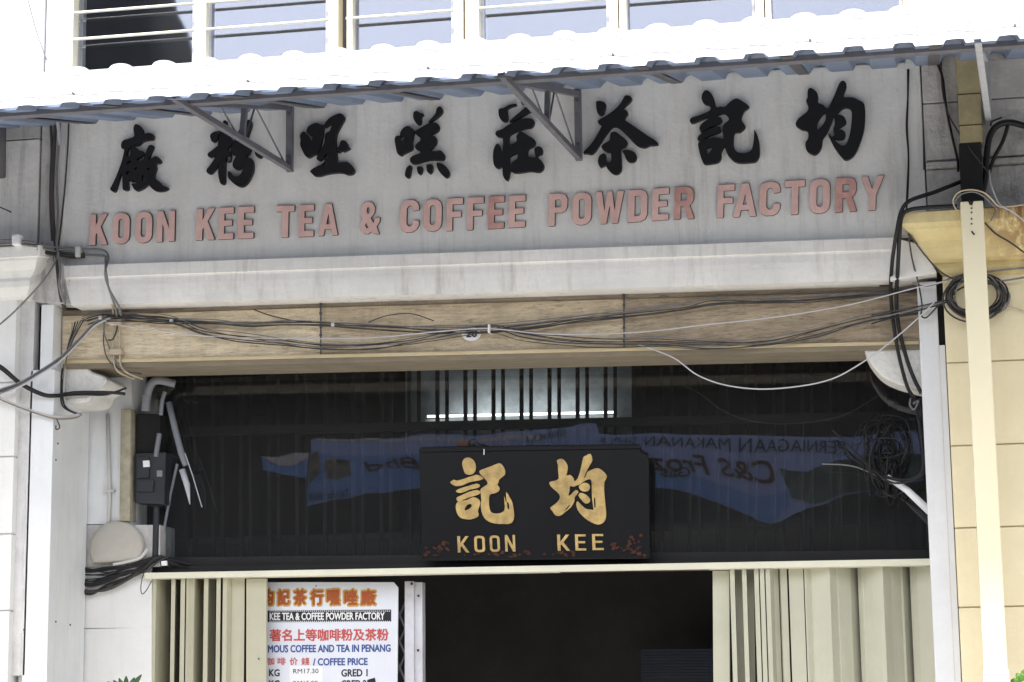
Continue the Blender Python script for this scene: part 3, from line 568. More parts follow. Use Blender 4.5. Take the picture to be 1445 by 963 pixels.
# fascia: stepped tile courses leaning back
xs = []
x = ribs[0]-.1
while x < ribs[-1]+.1: xs.append(x); x += .0145
n = len(xs)
steps = []   # (t up the slope, outward step)
for k in range(4):
    steps += [(k/4+.001, .012), (k/4+.235, .0)]
steps.append((1.0, .004))
HF, DF = .232, .125
V = []
for t, o in steps:
    for x in xs:
        # domed tile shoulders grow towards the top of each course
        h = ribh(x, .066)*(.022+.012*t)
        V.append((x, YF+t*DF-(o+h)*.87, zb+t*HF+(o+h)*.5*(1 if t > .5 else .3)))
Fc = [(r*n+i, r*n+i+1, (r+1)*n+i+1, (r+1)*n+i) for r in range(len(steps)-1) for i in range(n-1)]
fo = MB().add(V, Fc).build('tile_fascia', 'roofw', aw, smooth=False)
md = fo.modifiers.new('t', 'SOLIDIFY'); md.thickness = .0015; md.offset = 0
# roof sheet (underside seen), ribs running inwards; starts under the fascia edge
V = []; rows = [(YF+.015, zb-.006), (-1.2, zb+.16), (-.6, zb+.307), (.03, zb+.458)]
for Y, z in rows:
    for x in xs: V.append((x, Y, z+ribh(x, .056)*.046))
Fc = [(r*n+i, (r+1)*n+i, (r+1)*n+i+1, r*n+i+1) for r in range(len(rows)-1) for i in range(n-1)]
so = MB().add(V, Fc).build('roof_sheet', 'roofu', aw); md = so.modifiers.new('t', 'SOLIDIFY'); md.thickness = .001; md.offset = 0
# lap joints: sheet overlaps as thin raised edges on the underside, coloured dark to deepen the rib shading
for i in range(0, len(ribs)-1):
    cx = (ribs[i]+ribs[i+1])/2+.03
    if i % 3 == 1: MB().hexa([Vector((cx-.03, YF+.03, zb-.005)), Vector((cx+.035, YF+.03, zb-.005)), Vector((cx+.035, YF+.03, zb-.008)), Vector((cx-.03, YF+.03, zb-.008))],
                        [Vector((cx-.03, .0, zb+.448)), Vector((cx+.035, .0, zb+.448)), Vector((cx+.035, .0, zb+.445)), Vector((cx-.03, .0, zb+.445))]).build('lap_strip', 'steeld', aw)
MB().box(ribs[0], ribs[-1], -1.56, -1.50, zb+.045, zb+.078).build('purlin', 'steel', aw, bevel=.003)
for px in (103, 363, 860, 1138, 1432, 600):
    for c in ribs:
        if abs(P(px, 154-.0706*px, YF).x-c-.03) < .12:
            MB().tube([(c+.035, YF-.035, zb+.055), (c+.035, YF-.012, zb+.055)], .007, 8).build('screw', 'steeld', aw); break
# brackets: post on the wall, top chord, bottom strut, webs
def bracket(pt, pb, strut_out, label, m='steel', webs=True):
    b = bpy.data.objects.new('bracket', None); COL.objects.link(b); b.parent = aw; b['label'] = label
    A = P(*pt, -.05); B = P(*pb, -.05); So = P(*strut_out, -1.72); A.x = B.x = (A.x+B.x)/2
    MB().bar(A+Vector((0, 0, .03)), B-Vector((0, 0, .02)), .042, .045, Vector((0, 1, 0))).build('post', m, b, bevel=.003)
    top_o = Vector((So.x, -1.55, zb+.085)); top_i = A.copy()
    MB().bar(top_i, Vector((lerp(A.x, So.x, .97), -1.53, zb+.06)), .035, .035).build('top_chord', m, b, bevel=.002)
    MB().bar(B, So+Vector((0, 0, .0)), .034, .034).build('strut', m, b, bevel=.002)
    MB().bar(B+Vector((-.019, 0, .018)), So+Vector((-.019, 0, .018)), .004, .05).build('strut_flange', 'steelw', b)
    if not webs: return b
    f = lambda a, c, t: a+(c-a)*t
    tc = Vector((lerp(A.x, So.x, .97), -1.53, zb+.06))
    MB().bar(f(top_i, tc, .46), f(B, So, .44), .03, .04, Vector((0, 1, 0))).build('web_post', m, b)
    MB().tube([f(top_i, tc, .36), f(B, So, .42)], .006).build('web_rod', 'steeld', b)
    MB().tube([f(top_i, tc, .36), f(B, So, .03)], .006).build('web_rod', 'steel', b)
    MB().tube([f(top_i, tc, .70), f(B, So, .47)], .006).build('web_rod', 'steel', b)
    for dz in (-.05, -.33):
        MB().tube([A+Vector((.0, -.035, dz)), A+Vector((.0, -.02, dz))], .012, 6).build('bolt', 'steeld', b)
    return b
bracket((408, 152), (410, 238), (245, 138), 'bracket in front of the second character')
bracket((815, 133), (817, 222), (707, 105), 'bracket beside the fifth character')
bracket((1392, 84), (1395, 172), (1380, 56), 'bracket beside the yellow pipe', 'steelw', webs=False)
MB().bar(P(79, 152, -.12), P(85, 205, -.08), .018, .012).build('flat_bar', 'steelw', aw)

# ================================================================== UPSTAIRS WINDOWS
win = bpy.data.objects.new('window', None); COL.objects.link(win); win.parent = shop
def Px(px, py=45, Y=.05): return P(px, py, Y).x
zw0, zw1 = 5.87, 7.6
mull = [(97, 107), (278, 294), (466, 480), (492, 500), (643, 656), (659, 678), (862, 874), (876, 886), (1068, 1080), (1082, 1090), (1276, 1290)]
for a, b in mull:
    MB().box(Px(a, 50), Px(b, 50), .0, .12, zw0, zw1).build('mullion', 'frame', win, bevel=.004)
MB().box(Px(97), Px(1290), .01, .14, zw0-.05, zw0+.012).build('sill', 'frame', win, bevel=.004)
bays = [(112, 278), (301, 466), (504, 643), (686, 862), (889, 1068), (1092, 1276)]
for k, (a, b) in enumerate(bays):
    x0, x1 = Px(a, 50, .1), Px(b, 50, .1)
    MB().box(x0-.03, x0-.005, .07, .16, zw0+.012, zw1).build('louvre_channel', 'steelw', win)
    MB().box(x1-.022, x1-.005, .07, .16, zw0+.012, zw1).build('louvre_channel', 'steelw', win)
    zg = P(385, 46.5, .085).z; dz = P(385, 8.5, .085).z-zg; z = zg-dz+.006
    while z < zw1:
        MB().hexa([Vector((x0, .085, z+dz-.014)), Vector((x1-.02, .085, z+dz-.014)), Vector((x1-.02, .085, z)), Vector((x0, .085, z))],
                  [Vector((x0, .090, z+dz-.014)), Vector((x1-.02, .090, z+dz-.014)), Vector((x1-.02, .090, z)), Vector((x0, .090, z))]).build('pane', 'winglass', win)
        MB().tube([(x0-.05, .01, z+dz+.026), (x1+.02, .01, z+dz+.026)], .0095, 8).build('security_bar', 'frame', win, smooth=True)
        z += dz

# ================================================================== TRANSOM, RAIL, SHUTTERS
GY = .72
tr = thing('glass_transom', 'wide dark glass transom reflecting a blue banner above the cream shutter track', 'window')
MB().pq([(205, 470), (1330, 470), (1330, 789.5), (205, 789.5)], GY, GY+.006).build('pane', 'glass', tr)
MB().pq([(205, 787), (1330, 776), (1330, 789), (205, 803)], GY-.02, GY+.10).build('bottom_frame', 'barmetal', tr)
MB().pq([(205, 604), (1330, 579), (1330, 590), (205, 616)], .98, 1.05).build('cross_rail', 'barmetal', tr)
# grille of folded pressed strips behind the glass
x = 218.0; k = 0
while x < 1312:
    w = 5.0 if k % 2 == 0 else 4.6
    m = 'barmetal'
    MB().pq([(x, 480), (x+w, 480), (x+w+.6, 792), (x+.6, 792)], 1.10, 1.125).build('grille_bar', m, tr)
    x += 13.7 if k % 2 == 0 else 25.9; k += 1
# faint steel verticals lower down
lampx = thing('fluorescent_lamp', 'lit fluorescent batten glowing behind the bars of the dark transom', 'lamp')
a, b = P(603, 588, 2.1), P(868, 582, 2.1)
MB().tube([a, b], .009, 10).build('tube', 'tube', lampx, smooth=True)
MB().hexa([a+Vector((-.02, .03, -.015)), b+Vector((.02, .03, -.015)), b+Vector((.02, .03, -.07)), a+Vector((-.02, .03, -.07))], [a+Vector((-.02, .1, -.015)), b+Vector((.02, .1, -.015)), b+Vector((.02, .1, -.07)), a+Vector((-.02, .1, -.07))]).build('batten', 'clipw', lampx)
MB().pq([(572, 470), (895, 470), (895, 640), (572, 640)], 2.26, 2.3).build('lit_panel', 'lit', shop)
ld = bpy.data.lights.new('tube_light', 'AREA'); ld.shape = 'RECTANGLE'; ld.size = 1.05; ld.size_y = .03; ld.energy = 1.15; ld.color = (.94, 1, .99)
lo = bpy.data.objects.new('tube_light', ld); COL.objects.link(lo); lo.location = (a+b)/2+Vector((0, .035, .03)); lo.rotation_euler = (math.radians(125), 0, 0); lo.parent = lampx

rail = MB().pq([(203, 808.5), (1336, 788), (1336, 797.5), (203, 817)], .58, .70).build('shutter_track', 'rail', None, bevel=.004)
tag(rail, 'long thin cream steel track above both stacks of folding shutters', 'track')
MB().pq([(206, 800), (1330, 787), (1330, 789), (206, 808)], .66, .72).build('track_back', 'barmetal', rail)
MB().pq([(790, 805), (1000, 800.5), (1000, 804), (790, 808)], .62, .68).build('track_cover', 'brown', rail)
# folding shutters: each leaf a folded strip (photo x of its front lip, depth behind)
def leaf(parent, poly, ytop, m, name='shutter_leaf'):
    """poly: list of (photo x at y=820, Y) seen in plan; extruded down to the floor"""
    b = MB(); top = []; bot = []
    for px, Y in poly:
        w = P(px, ytop, Y); top.append(w); bot.append(Vector((w.x, w.y, .02)))
    n = len(top); vs = top+bot; fs = [(i, i+1, n+i+1, n+i) for i in range(n-1)]
    o = b.add(vs, fs).build(name, m, parent); md = o.modifiers.new('t', 'SOLIDIFY'); md.thickness = .002; md.offset = 0
    return o
shl = thing('folding_shutter', 'left stack of folded cream metal shutter leaves beside the menu board', 'shutter', 'folding steel shutters')
F0 = .63
L = [[(215.6, F0), (220.5, F0), (240.5, F0+.22)], [(242, F0+.15), (242.3, F0), (247.5, F0), (249.5, F0+.10), (253.5, F0+.22)], [(255.3, F0+.06), (255.6, F0-.008), (261.3, F0-.008), (262, F0+.06)],
     [(263, F0+.05), (263.4, F0+.004), (268.5, F0+.02), (274.5, F0+.002), (279, F0+.08), (287.5, F0+.22)], [(288, F0+.22), (288.3, F0), (294, F0), (297, F0+.1), (304.5, F0+.22)], [(305.8, F0+.1), (306, F0-.008), (311.4, F0-.008), (312, F0+.1)],
     [(314, F0+.09), (315, F0), (320.5, F0), (327, F0+.045), (328, F0+.042), (337, F0+.045), (345.5, F0+.05)]]
for i, p in enumerate(L): leaf(shl, p, 813 if i not in (2, 5) else 812, 'shut')
MB().pq([(347.5, 816.5), (376, 816.5), (375, 1150), (347, 1150)], F0+.03, F0+.06).build('end_leaf', 'shut', shl, bevel=.003)
MB().tube([P(365, 930, F0+.028), P(365, 930, F0+.02)], .006, 8).build('rivet', 'steeld', shl)
shr = thing('folding_shutter', 'right stack of folded grey-green metal shutter leaves against the white pillar', 'shutter', 'folding steel shutters')
R = [[(1029.5, F0+.10), (1030, F0), (1036, F0), (1037, F0+.17)], [(1046.6, F0+.10), (1047, F0), (1052.8, F0), (1054, F0+.17)], [(1063.6, F0+.10), (1064, F0), (1070, F0), (1070.4, F0+.10)], [(1071.6, F0+.10), (1072, F0), (1078, F0), (1078.3, F0+.10)],
     [(1079.6, F0+.10), (1080, F0), (1086, F0), (1091, F0+.06), (1098, F0+.09)], [(1099.5, F0+.09), (1101, F0+.06), (1110, F0+.06)],
     [(1112.5, F0+.05), (1133, F0+.05)], [(1134.5, F0+.045), (1136, F0+.04), (1143, F0+.06), (1145, F0+.052), (1165, F0+.01), (1170.5, F0)], [(1171, F0), (1180, F0+.05), (1182, F0+.05), (1199, F0+.10), (1209.5, F0+.17)],
     [(1210, F0+.12), (1216, F0+.09), (1218, F0+.09), (1240, F0+.01), (1245.5, F0)], [(1246, F0), (1256, F0+.05), (1270, F0+.10), (1273, F0+.10), (1283, F0+.17)], [(1283.5, F0+.12), (1291, F0+.09), (1293, F0+.09), (1318, F0+.02), (1335, F0)]]
for i, p in enumerate(R): leaf(shr, p, 802 if i < 6 else 800, 'shutr')
MB().pq([(1005.5, 806), (1029, 805.5), (1031, 1150), (1008, 1150)], F0+.06, F0+.09).build('end_leaf', 'shutr', shr, bevel=.003)
MB().pq([(1036, 803), (1064, 802.5), (1068, 1150), (1040, 1150)], F0+.14, F0+.15).build('backing_leaf', 'shutr', shr)
# menu board
mb = thing('menu_board', 'white coffee price board with red and blue lettering beside the left shutters', 'sign')
MY = .78
plate([[[(350, 822), (556, 822), (562.5, 829.5), (560, 1100), (348, 1100)]]], MY, .012, 'board', 'menu', mb)
MYf = MY-.0125
def mtext(s, x0, y0, x1, y1, m, bold=.03, name='lettering', sk=0): return text(s, [(x0, y0), (x1, y0-.01*(x1-x0)), (x1, y1-.01*(x1-x0)), (x0, y1)], MYf, name, m, mb, bold)
for cc, a, b in (('均', 368, 386.5), ('記', 391.5, 409), ('茶', 414.5, 432.5), ('行', 438, 456.5), ('嘿', 461, 480), ('唑', 485.5, 505), ('廠', 509, 530.5)):
    text(cc, [(a, 832), (b, 831.5), (b, 854.5), (a, 855)], MYf, 'character_outline', 'inky', mb, .085, proud=.001)
    text(cc, [(a+1.2, 833.4), (b-1.2, 833), (b-1.2, 853.1), (a+1.2, 853.6)], MYf, 'character', 'inko', mb, .045, proud=.0024)
MB().pq([(350, 862), (552, 860.5), (552, 877.5), (350, 878.5)], MYf-.0008, MYf).build('name_band', 'ink', mb)
for r_y in (861.8, 876.2):
    b = MB()
    for i in range(60): b.pq([(380+i*2.86, r_y+.2), (381.5+i*2.86, r_y+.2), (381.5+i*2.86, r_y+1.4), (380+i*2.86, r_y+1.4)], MYf-.0016, MYf-.0008)
    b.build('film_perforations', 'inkw', mb, kind='stuff')
text('KOON', [(348, 865.3), (375.5, 865.2), (375.5, 875.1), (348, 875.2)], MYf, 'lettering', 'inkw', mb, .035, proud=.0018)
text('KEE TEA & COFFEE POWDER FACTORY', [(381, 865.2), (542.5, 864.6), (542.5, 874.6), (381, 875.1)], MYf, 'lettering', 'inkw', mb, .035, proud=.0018)
text('著名上等咖啡粉及茶粉', [(381, 888.5), (548, 887.5), (548, 904), (381, 905)], MYf, 'lettering', 'inkr', mb, .03, proud=.001)
text('FA', [(366, 911.1), (376.8, 911), (376.8, 920.9), (366, 921)], MYf, 'lettering', 'inkb', mb, .04, proud=.001)
text('MOUS COFFEE AND TEA IN PENANG', [(378.5, 911), (551, 909.8), (551, 919.8), (378.5, 921)], MYf, 'lettering', 'inkb', mb, .04, proud=.001)
for cc, a in (('咖', 376), ('啡', 392), ('价', 409), ('錢', 425.5)):
    text(cc, [(a, 928.5), (a+11, 928.3), (a+11, 938.5), (a, 938.8)], MYf, 'character', 'inkr', mb, .02, proud=.001)
text('/ COFFEE PRICE', [(442, 929.5), (518.5, 929), (518.5, 938.6), (442, 939.4)], MYf, 'lettering', 'inkb', mb, .04, proud=.001)
text('KG', [(380, 945), (394.5, 945), (394.5, 954.5), (380, 954.5)], MYf, 'lettering', 'ink', mb, .035, proud=.001)
text('KG', [(380, 960.5), (394.5, 960.5), (394.5, 971), (380, 971)], MYf, 'lettering', 'ink', mb, .035, proud=.001)
MB().pq([(408.5, 940), (455.5, 939.5), (455, 990), (408, 990)], MYf-.001, MYf).build('price_label', 'paper', mb)
text('RM17.30', [(414, 944.2), (449.5, 943.8), (449.5, 950.3), (414, 950.8)], MYf, 'lettering', 'ink', mb, .0, proud=.002)
text('RM15.90', [(414, 961), (448.5, 960.8), (448.5, 968), (414, 968)], MYf, 'lettering', 'ink', mb, .0, proud=.002)
text('GRED 1', [(482, 945), (518.5, 944.6), (518.5, 954.5), (482, 955)], MYf, 'lettering', 'ink', mb, .035, proud=.001)
text('GRED 2', [(482, 960.5), (517, 960), (517, 970), (482, 970.5)], MYf, 'lettering', 'ink', mb, .035, proud=.001)
MB().pq([(518, 960), (529, 956.5), (532, 975), (519, 977)], MYf-.002, MYf).build('torn_sticker', 'ink', mb)
MB().tube([P(446, 827, MYf), P(446, 827, MYf-.006)], .005, 8).build('screw', 'steeld', mb)
# lattice gate between board and post
lg = thing('lattice_gate', 'folded grey lattice gate in the dark gap between menu board and white post', 'gate')
for k in range(9):
    y = 850+k*37
    MB().bar(P(556, y, .84), P(572, y+37, .84), .012, .006, Vector((0, 1, 0))).build('lattice_bar', 'steel', lg)
    MB().bar(P(572, y, .85), P(556, y+37, .85), .012, .006, Vector((0, 1, 0))).build('lattice_bar', 'steel', lg)
po = thing('white_post', 'chipped white square post with rust marks beside the dark doorway', 'post')
MB().pq([(571, 820.5), (584, 820.5), (584.5, 1100), (571, 1100)], .80, .90).build('face', 'whitepost', po, bevel=.003)
MB().pq([(584.6, 822), (596, 822), (596.5, 1100), (585, 1100)], .82, .90).build('side_strip', 'whitepost', po)['label'] = 'duller strip with rust marks'
for x, y in ((581, 824), (590.5, 841), (590, 918)):
    MB().tube([P(x, y, .80), P(x, y, .792)], .009, 8).build('bolt', 'brown', po)
# blinds deep in the doorway
bl = thing('slatted_blind', 'dark blue slatted blind low in the unlit doorway', 'blind')
for k in range(16):
    y = 917+k*4.2; MB().pq([(905, y), (1012, y-1), (1012, y+2), (905, y+3)], 2.6, 2.62).build('slat', 'blind', bl)
MB().box(-3.0, 2.6, 1.6, 1.65, 2.60, 4.75).build('partition', 'interior', shop) if False else None

# ================================================================== PLAQUE
pq = thing('hanging_plaque', 'black lacquered name board with two gold characters hung in front of the glass', 'sign')
PY = .56
plate([[[(594, 636), (597, 632), (900, 628), (905, 632), (906, 640), (914, 643), (917, 648), (919, 786), (916, 789), (600, 792), (597, 789)]]], PY+.05, .05, 'board', 'lacquer', pq, bevel=.004)
MB().pq([(594.5, 634), (905, 629.5), (905, 633), (594.5, 638)], PY-.012, PY+.01).build('top_frame', 'lacquer', pq, bevel=.003)
gY = PY
glyph(625, 635, [[[(240, 110), (285, 88), (340, 110), (372, 160), (375, 220), (350, 270), (300, 285), (255, 270), (235, 215), (222, 160)]],
 [[(88, 368), (130, 340), (160, 352), (260, 325), (380, 285), (440, 305), (460, 330), (400, 350), (300, 370), (220, 405), (150, 412), (105, 390)]],
 [[(150, 470), (200, 440), (300, 410), (390, 385), (425, 410), (390, 435), (300, 455), (230, 485), (180, 488)]],
 [[(160, 545), (210, 520), (300, 478), (390, 458), (430, 480), (400, 510), (320, 535), (230, 570), (215, 590), (170, 585)]],
 [[(165, 600), (220, 580), (280, 570), (340, 540), (400, 555), (430, 600), (410, 660), (400, 700), (410, 740), (380, 770), (310, 790), (250, 785), (200, 770), (165, 720), (150, 650)], [(250, 670), (280, 625), (320, 615), (332, 640), (310, 665), (260, 690)]],
 [[(420, 240), (480, 215), (560, 185), (640, 155), (680, 180), (710, 240), (700, 290), (640, 340), (635, 370), (620, 400), (645, 430), (635, 470), (590, 495), (535, 510), (525, 580), (535, 680), (570, 720), (640, 722), (690, 700), (705, 660), (698, 530), (718, 600), (725, 590), (720, 480), (760, 540), (790, 600), (808, 700), (805, 790), (770, 835), (700, 842), (580, 835), (500, 800), (455, 740), (435, 650), (440, 560), (430, 470), (440, 440), (500, 400), (510, 370), (470, 320), (430, 280)], [(730, 600), (748, 600), (755, 668), (737, 668)]]],
 gY, .012, pq, 'gold', label='gold left character', clean=2)
glyph(760, 630, [[[(210, 165), (265, 143), (310, 180), (335, 240), (325, 300), (320, 335), (360, 325), (400, 365), (410, 400), (450, 360), (480, 260), (510, 130), (540, 110), (590, 88), (612, 160), (580, 220), (540, 300), (520, 350), (505, 385), (460, 425), (400, 460), (360, 450), (355, 500), (340, 560), (370, 550), (420, 500), (455, 520), (410, 580), (410, 620), (370, 690), (300, 750), (240, 790), (190, 780), (160, 735), (135, 700), (200, 650), (240, 600), (240, 550), (190, 500), (145, 460), (125, 410), (180, 395), (230, 370), (225, 290), (222, 210)], [(300, 725), (350, 665), (362, 668), (320, 720)]],
 [[(560, 290), (640, 255), (690, 255), (740, 290), (778, 345), (750, 400), (745, 500), (760, 680), (768, 780), (750, 850), (700, 885), (640, 880), (560, 840), (500, 790), (450, 730), (430, 660), (445, 625), (490, 670), (540, 710), (600, 720), (625, 715), (610, 600), (605, 480), (600, 385), (550, 380), (480, 425), (440, 445), (470, 400), (530, 355), (545, 320)], [(630, 590), (645, 600), (648, 690), (632, 690)]],
 [[(460, 450), (520, 415), (570, 430), (585, 465), (570, 500), (530, 515), (480, 500)]], [[(455, 560), (480, 530), (540, 550), (585, 600), (575, 640), (530, 650), (490, 610)]]],
 gY, .012, pq, 'gold', label='gold right character', clean=2)
for ch, x0, x1, y0, y1 in (('K', 646, 661.5, 757, 780), ('O', 669.7, 684.6, 756.5, 779.6), ('O', 691.5, 705.5, 756, 779), ('N', 713, 727.3, 755.3, 778.6), ('K', 786.8, 803.5, 754.8, 777.6), ('E', 812, 827, 754.4, 777.2), ('E', 836, 851.7, 754, 776.6)):
    t = .62
    if ch == 'O': sh = [[rr(0, 0, 1, 1, (.35, .2)), rr(.24, .14, .76, .86, (.16, .09))]]
    elif ch == 'E': sh = [[[(0, 0), (1, 0), (1, .13), (.26, .13), (.26, .42), (.92, .42), (.92, .55), (.26, .55), (.26, .87), (1, .87), (1, 1), (0, 1)]]]
    elif ch == 'K': sh = [[[(0, 0), (.25, 0), (.25, .45), (.74, 0), (1.02, 0), (.5, .47), (1.05, 1), (.76, 1), (.33, .60), (.25, .66), (.25, 1), (0, 1)]]]
    else: sh = [[[(0, 0), (.24, 0), (.77, .66), (.77, 0), (1, 0), (1, 1), (.76, 1), (.23, .34), (.23, 1), (0, 1)]]]
    sh = [[[(lerp(x0, x1, u)+1.0*(v-.5), lerp(y0, y1, v)) for u, v in lp] for lp in s] for s in sh]
    plate(sh, gY, .008, 'letter', 'gold', pq, label='small gold letter '+ch)
# faded floral carving along the foot of the board
rnd = random.Random(3)
for (cx, cy, sx, sy, n) in ((610, 779, 10, 6, 9), (628, 770, 9, 6, 7), (690, 783, 40, 3, 12), (735, 781, 16, 3, 7), (790, 781, 22, 3, 9), (805, 769, 10, 7, 4), (880, 774, 18, 7, 14), (896, 764, 10, 9, 9), (905, 778, 9, 7, 6)):
    shp = []
    for i in range(n):
        x = cx+rnd.uniform(-sx, sx); y = cy+rnd.uniform(-sy, sy); a = rnd.uniform(-.8, .8); l = rnd.uniform(1.5, 4.5); w = rnd.uniform(.9, 2.6)
        q = [(-l, 0), (-l*.3, -w), (l*.6, -w*.7), (l, 0), (l*.5, w), (-l*.4, w*.8)]
        shp.append([[(x+u*math.cos(a)-v*math.sin(a), y+u*math.sin(a)+v*math.cos(a)) for u, v in q]])
    plate(shp, gY, .004, 'floral_carving', 'floral', pq)
wb = MB().pq([(645, 622.5), (661, 621.5), (661, 630.5), (645, 631.5)], .60, .66).build('brown_block', 'brown', None, bevel=.002)
tag(wb, 'small brown wooden block resting on top of the black name board', 'block')
tag(wire([(664, 629, .6), (664, 622, .6), (671, 621, .6), (677, 627, .6), (690, 630, .6)], .004).build('curled_wire', 'cable', None), 'curled dark wire beside the brown block on the name board', 'wire')
tag(MB().tube([P(683, 634, .545), P(683, 642, .545)], .004).build('hook_pin', 'inkw', None), 'tiny pale pin above the left gold character', 'pin')

# ================================================================== LEFT INTERIOR CLUTTER
tag(MB().tube([P(152, 585, .60), P(155, 700, .60), P(153, 742, .60)], .013, 8).build('conduit', 'clipw', None, smooth=True), 'pale vertical conduit on the white wall above the round beige disc', 'pipe')
for y in (692,):
    tag(MB().pq([(145, y), (161, y-1), (161, y+2), (145, y+3)], .585, .62).build('conduit_saddle', 'clipw', None), 'small white saddle clip holding the vertical conduit', 'clip')
rp = MB().pq([(170, 577), (184.5, 577), (183, 735), (168, 735)], .56, .68).build('rotted_post', 'rot', None, bevel=.008); tag(rp, 'short weathered cream post with rot stains beside the dark meter box', 'post')
dc = MB(); c = P(164, 775, .58); pts = []
for i in range(48):
    a_ = math.pi*2*i/48; pts.append((c.x+math.cos(a_)*.188, max(c.z+math.sin(a_)*.188, c.z-.085)))
vs = [(c.x, .555, c.z+.03)]; 
for k, (s, y) in enumerate(((.55, .56), (.9, .572), (1, .585), (1, .625))): vs += [(c.x+(x-c.x)*s, y, c.z+(z-c.z)*s) for x, z in pts]
fs = [(0, 1+i, 1+(i+1) % 48) for i in range(48)]+[(1+k*48+i, 1+k*48+(i+1) % 48, 1+(k+1)*48+(i+1) % 48, 1+(k+1)*48+i) for k in range(3) for i in range(48)]
tag(dc.add(vs, fs).build('round_boss', 'disc', None, smooth=True), 'large round beige plaster disc with flat bottom beside the left pillar', 'disc')
mbx = thing('meter_box', 'black electricity meter box with a small white label on the left wall', 'meter')
MB().pq([(190, 640), (234, 638), (232, 712), (190, 710)], .60, .75).build('casing', 'meter', mbx, bevel=.012)
MB().pq([(193, 646), (210, 645), (210, 674), (193, 675)], .585, .60).build('window_plate', 'meter', mbx, bevel=.003)
MB().pq([(193, 678), (217, 678), (216, 694), (193, 694)], .585, .60).build('lower_cover', 'meter', mbx, bevel=.003)
MB().pq([(201.5, 650.5), (210.5, 650), (211, 659), (202, 659.5)], .576, .586).build('label', 'paper', mbx)
MB().pq([(221, 664), (229, 664), (229, 673), (221, 673)], .585, .60).build('button', 'pvc', mbx, bevel=.003)
tag(MB().pq([(192, 584), (226, 584), (226, 640), (192, 640)], .63, .8).build('switch_board', 'dark', None, bevel=.01), 'black board above the meter box under the elbow pipe', 'board')
ep = wire([(205.5, 580, .52), (207, 562, .52), (212, 545, .50), (222, 537, .50), (247, 542, .55)], .03, 8).build('elbow_pipe', 'pvc', None, smooth=True); tag(ep, 'grey elbow pipe emerging under the left end of the beam', 'pipe')
tag(MB().tube([P(206, 561, .515), P(206.3, 558.5, .515)], .033, 10).build('pipe_collar', 'pvc', ep), 'x', 'x')
for o in ep.children:
    del o['label']; del o['category']
tag(wire([(233, 553, .55), (229, 566, .55), (227, 586, .55)], .014, 5).build('short_pipe', 'pvc', None, smooth=True), 'short thin grey pipe stub right of the elbow pipe', 'pipe')
tag(wire([(225, 612, .6), (222, 630, .6), (220, 645, .6)], .018, 5).build('short_pipe', 'pvc', None, smooth=True), 'dim short pipe entering the top of the meter box', 'pipe')
bt = thing('broken_tube', 'long leaning grey-white tube with a splintered lower end in the dark recess', 'tube')
MB().tube([P(238, 568, .58), P(247, 606, .58), P(256, 640, .58), P(262, 657, .58)], [.020, .021, .022, .019], 10).build('upper_length', 'pvc', bt, smooth=True)
MB().tube([P(257, 663, .575), P(264, 685, .57), P(268, 712, .57)], [.021, .020, .003], 8).build('lower_length', 'steelw', bt, smooth=True)
MB().tube([P(261, 640, .57), P(272, 672, .57), P(285, 716, .57)], .004, 5).build('splinter', 'steelw', bt)
tag(MB().tube([P(250, 655, .7), P(240, 700, .7), P(227, 770, .7)], .010, 6).build('leaning_rod', 'pvc', None), 'thin dark rod leaning behind the broken tube', 'rod')
tag(wire([(221, 715, .62), (220, 760, .62), (219, 795, .62)], .022, 5).build('riser_pipe', 'meter', None, smooth=True), 'dark vertical pipe rising to the meter box', 'pipe')
# bundle of cables over the lower left wall
rb = random.Random(5)
for k in range(14):
    dy = k*3.0+rb.uniform(-2, 2); e = rb.uniform(-6, 6)
    p = [(108, 797+dy*.95, .60), (128, 801+dy*.9+rb.uniform(-4, 4), .585), (152, 800+dy*.75+rb.uniform(-4, 4), .57+rb.uniform(0, .02)), (178, 797+dy*.5+rb.uniform(-4, 4), .575), (200, 794+dy*.3+rb.uniform(-3, 3), .58), (224, 788+e*.5, .6), (240+rb.uniform(0, 30), 797+e, .66)]
    tag(wire(p, rb.choice((.004, .006, .009, .012))).build('loose_cable', rb.choice(['cable', 'cable', 'cable', 'cabled']), None), ('%s cable of the dark bundle on the wall under the round disc' % (['topmost', 'second', 'third', 'fourth', 'fifth', 'sixth', 'seventh', 'eighth', 'ninth', 'tenth', 'eleventh', 'twelfth', 'thirteenth', 'lowest'][k])), 'cable', 'cables bundled below the round disc')
tag(wire([(112, 834, .58), (135, 836, .58), (170, 822, .58), (205, 806, .58), (225, 792, .58), (240, 785, .62)], .005).build('loose_cable', 'cabled', None), 'thin dusty cable running lowest in the bundle left of the shutter track', 'cable')
tag(wire([(203, 808, .57), (199, 825, .56), (200, 838, .56), (206, 834, .56), (214, 820, .57)], .003).build('hanging_wire', 'cable', None), 'thin dark wire loop hanging from the left end of the shutter track', 'wire')
tag(wire([(208, 775, .58), (198, 787, .57), (183, 792, .57), (160, 797, .58)], .011).build('frayed_cable', 'clipw', None), 'pale frayed cable end curving under the round disc', 'cable')
tag(MB().pq([(227.5, 792), (235, 791.5), (235.5, 798), (228, 798.5)], .57, .59).build('cable_tag', 'paper', None), 'small white tag on the black cables above the shutter track', 'tag')
# ================================================================== HOUSE NUMBER PLATE
hn = thing('number_plate', 'small white oval house number plate half hidden by cables on the beam', 'sign')
plate([[[(665.5+13.5*math.cos(t/24*2*math.pi), 472+9.5*math.sin(t/24*2*math.pi)-.025*13.5*math.cos(t/24*2*math.pi)) for t in range(24)]]], BY, .012, 'oval', 'paper', hn)
text('20', [(658, 466), (673, 465.6), (673, 476), (658, 476.4)], BY-.013, 'lettering', 'ink', hn, .03)

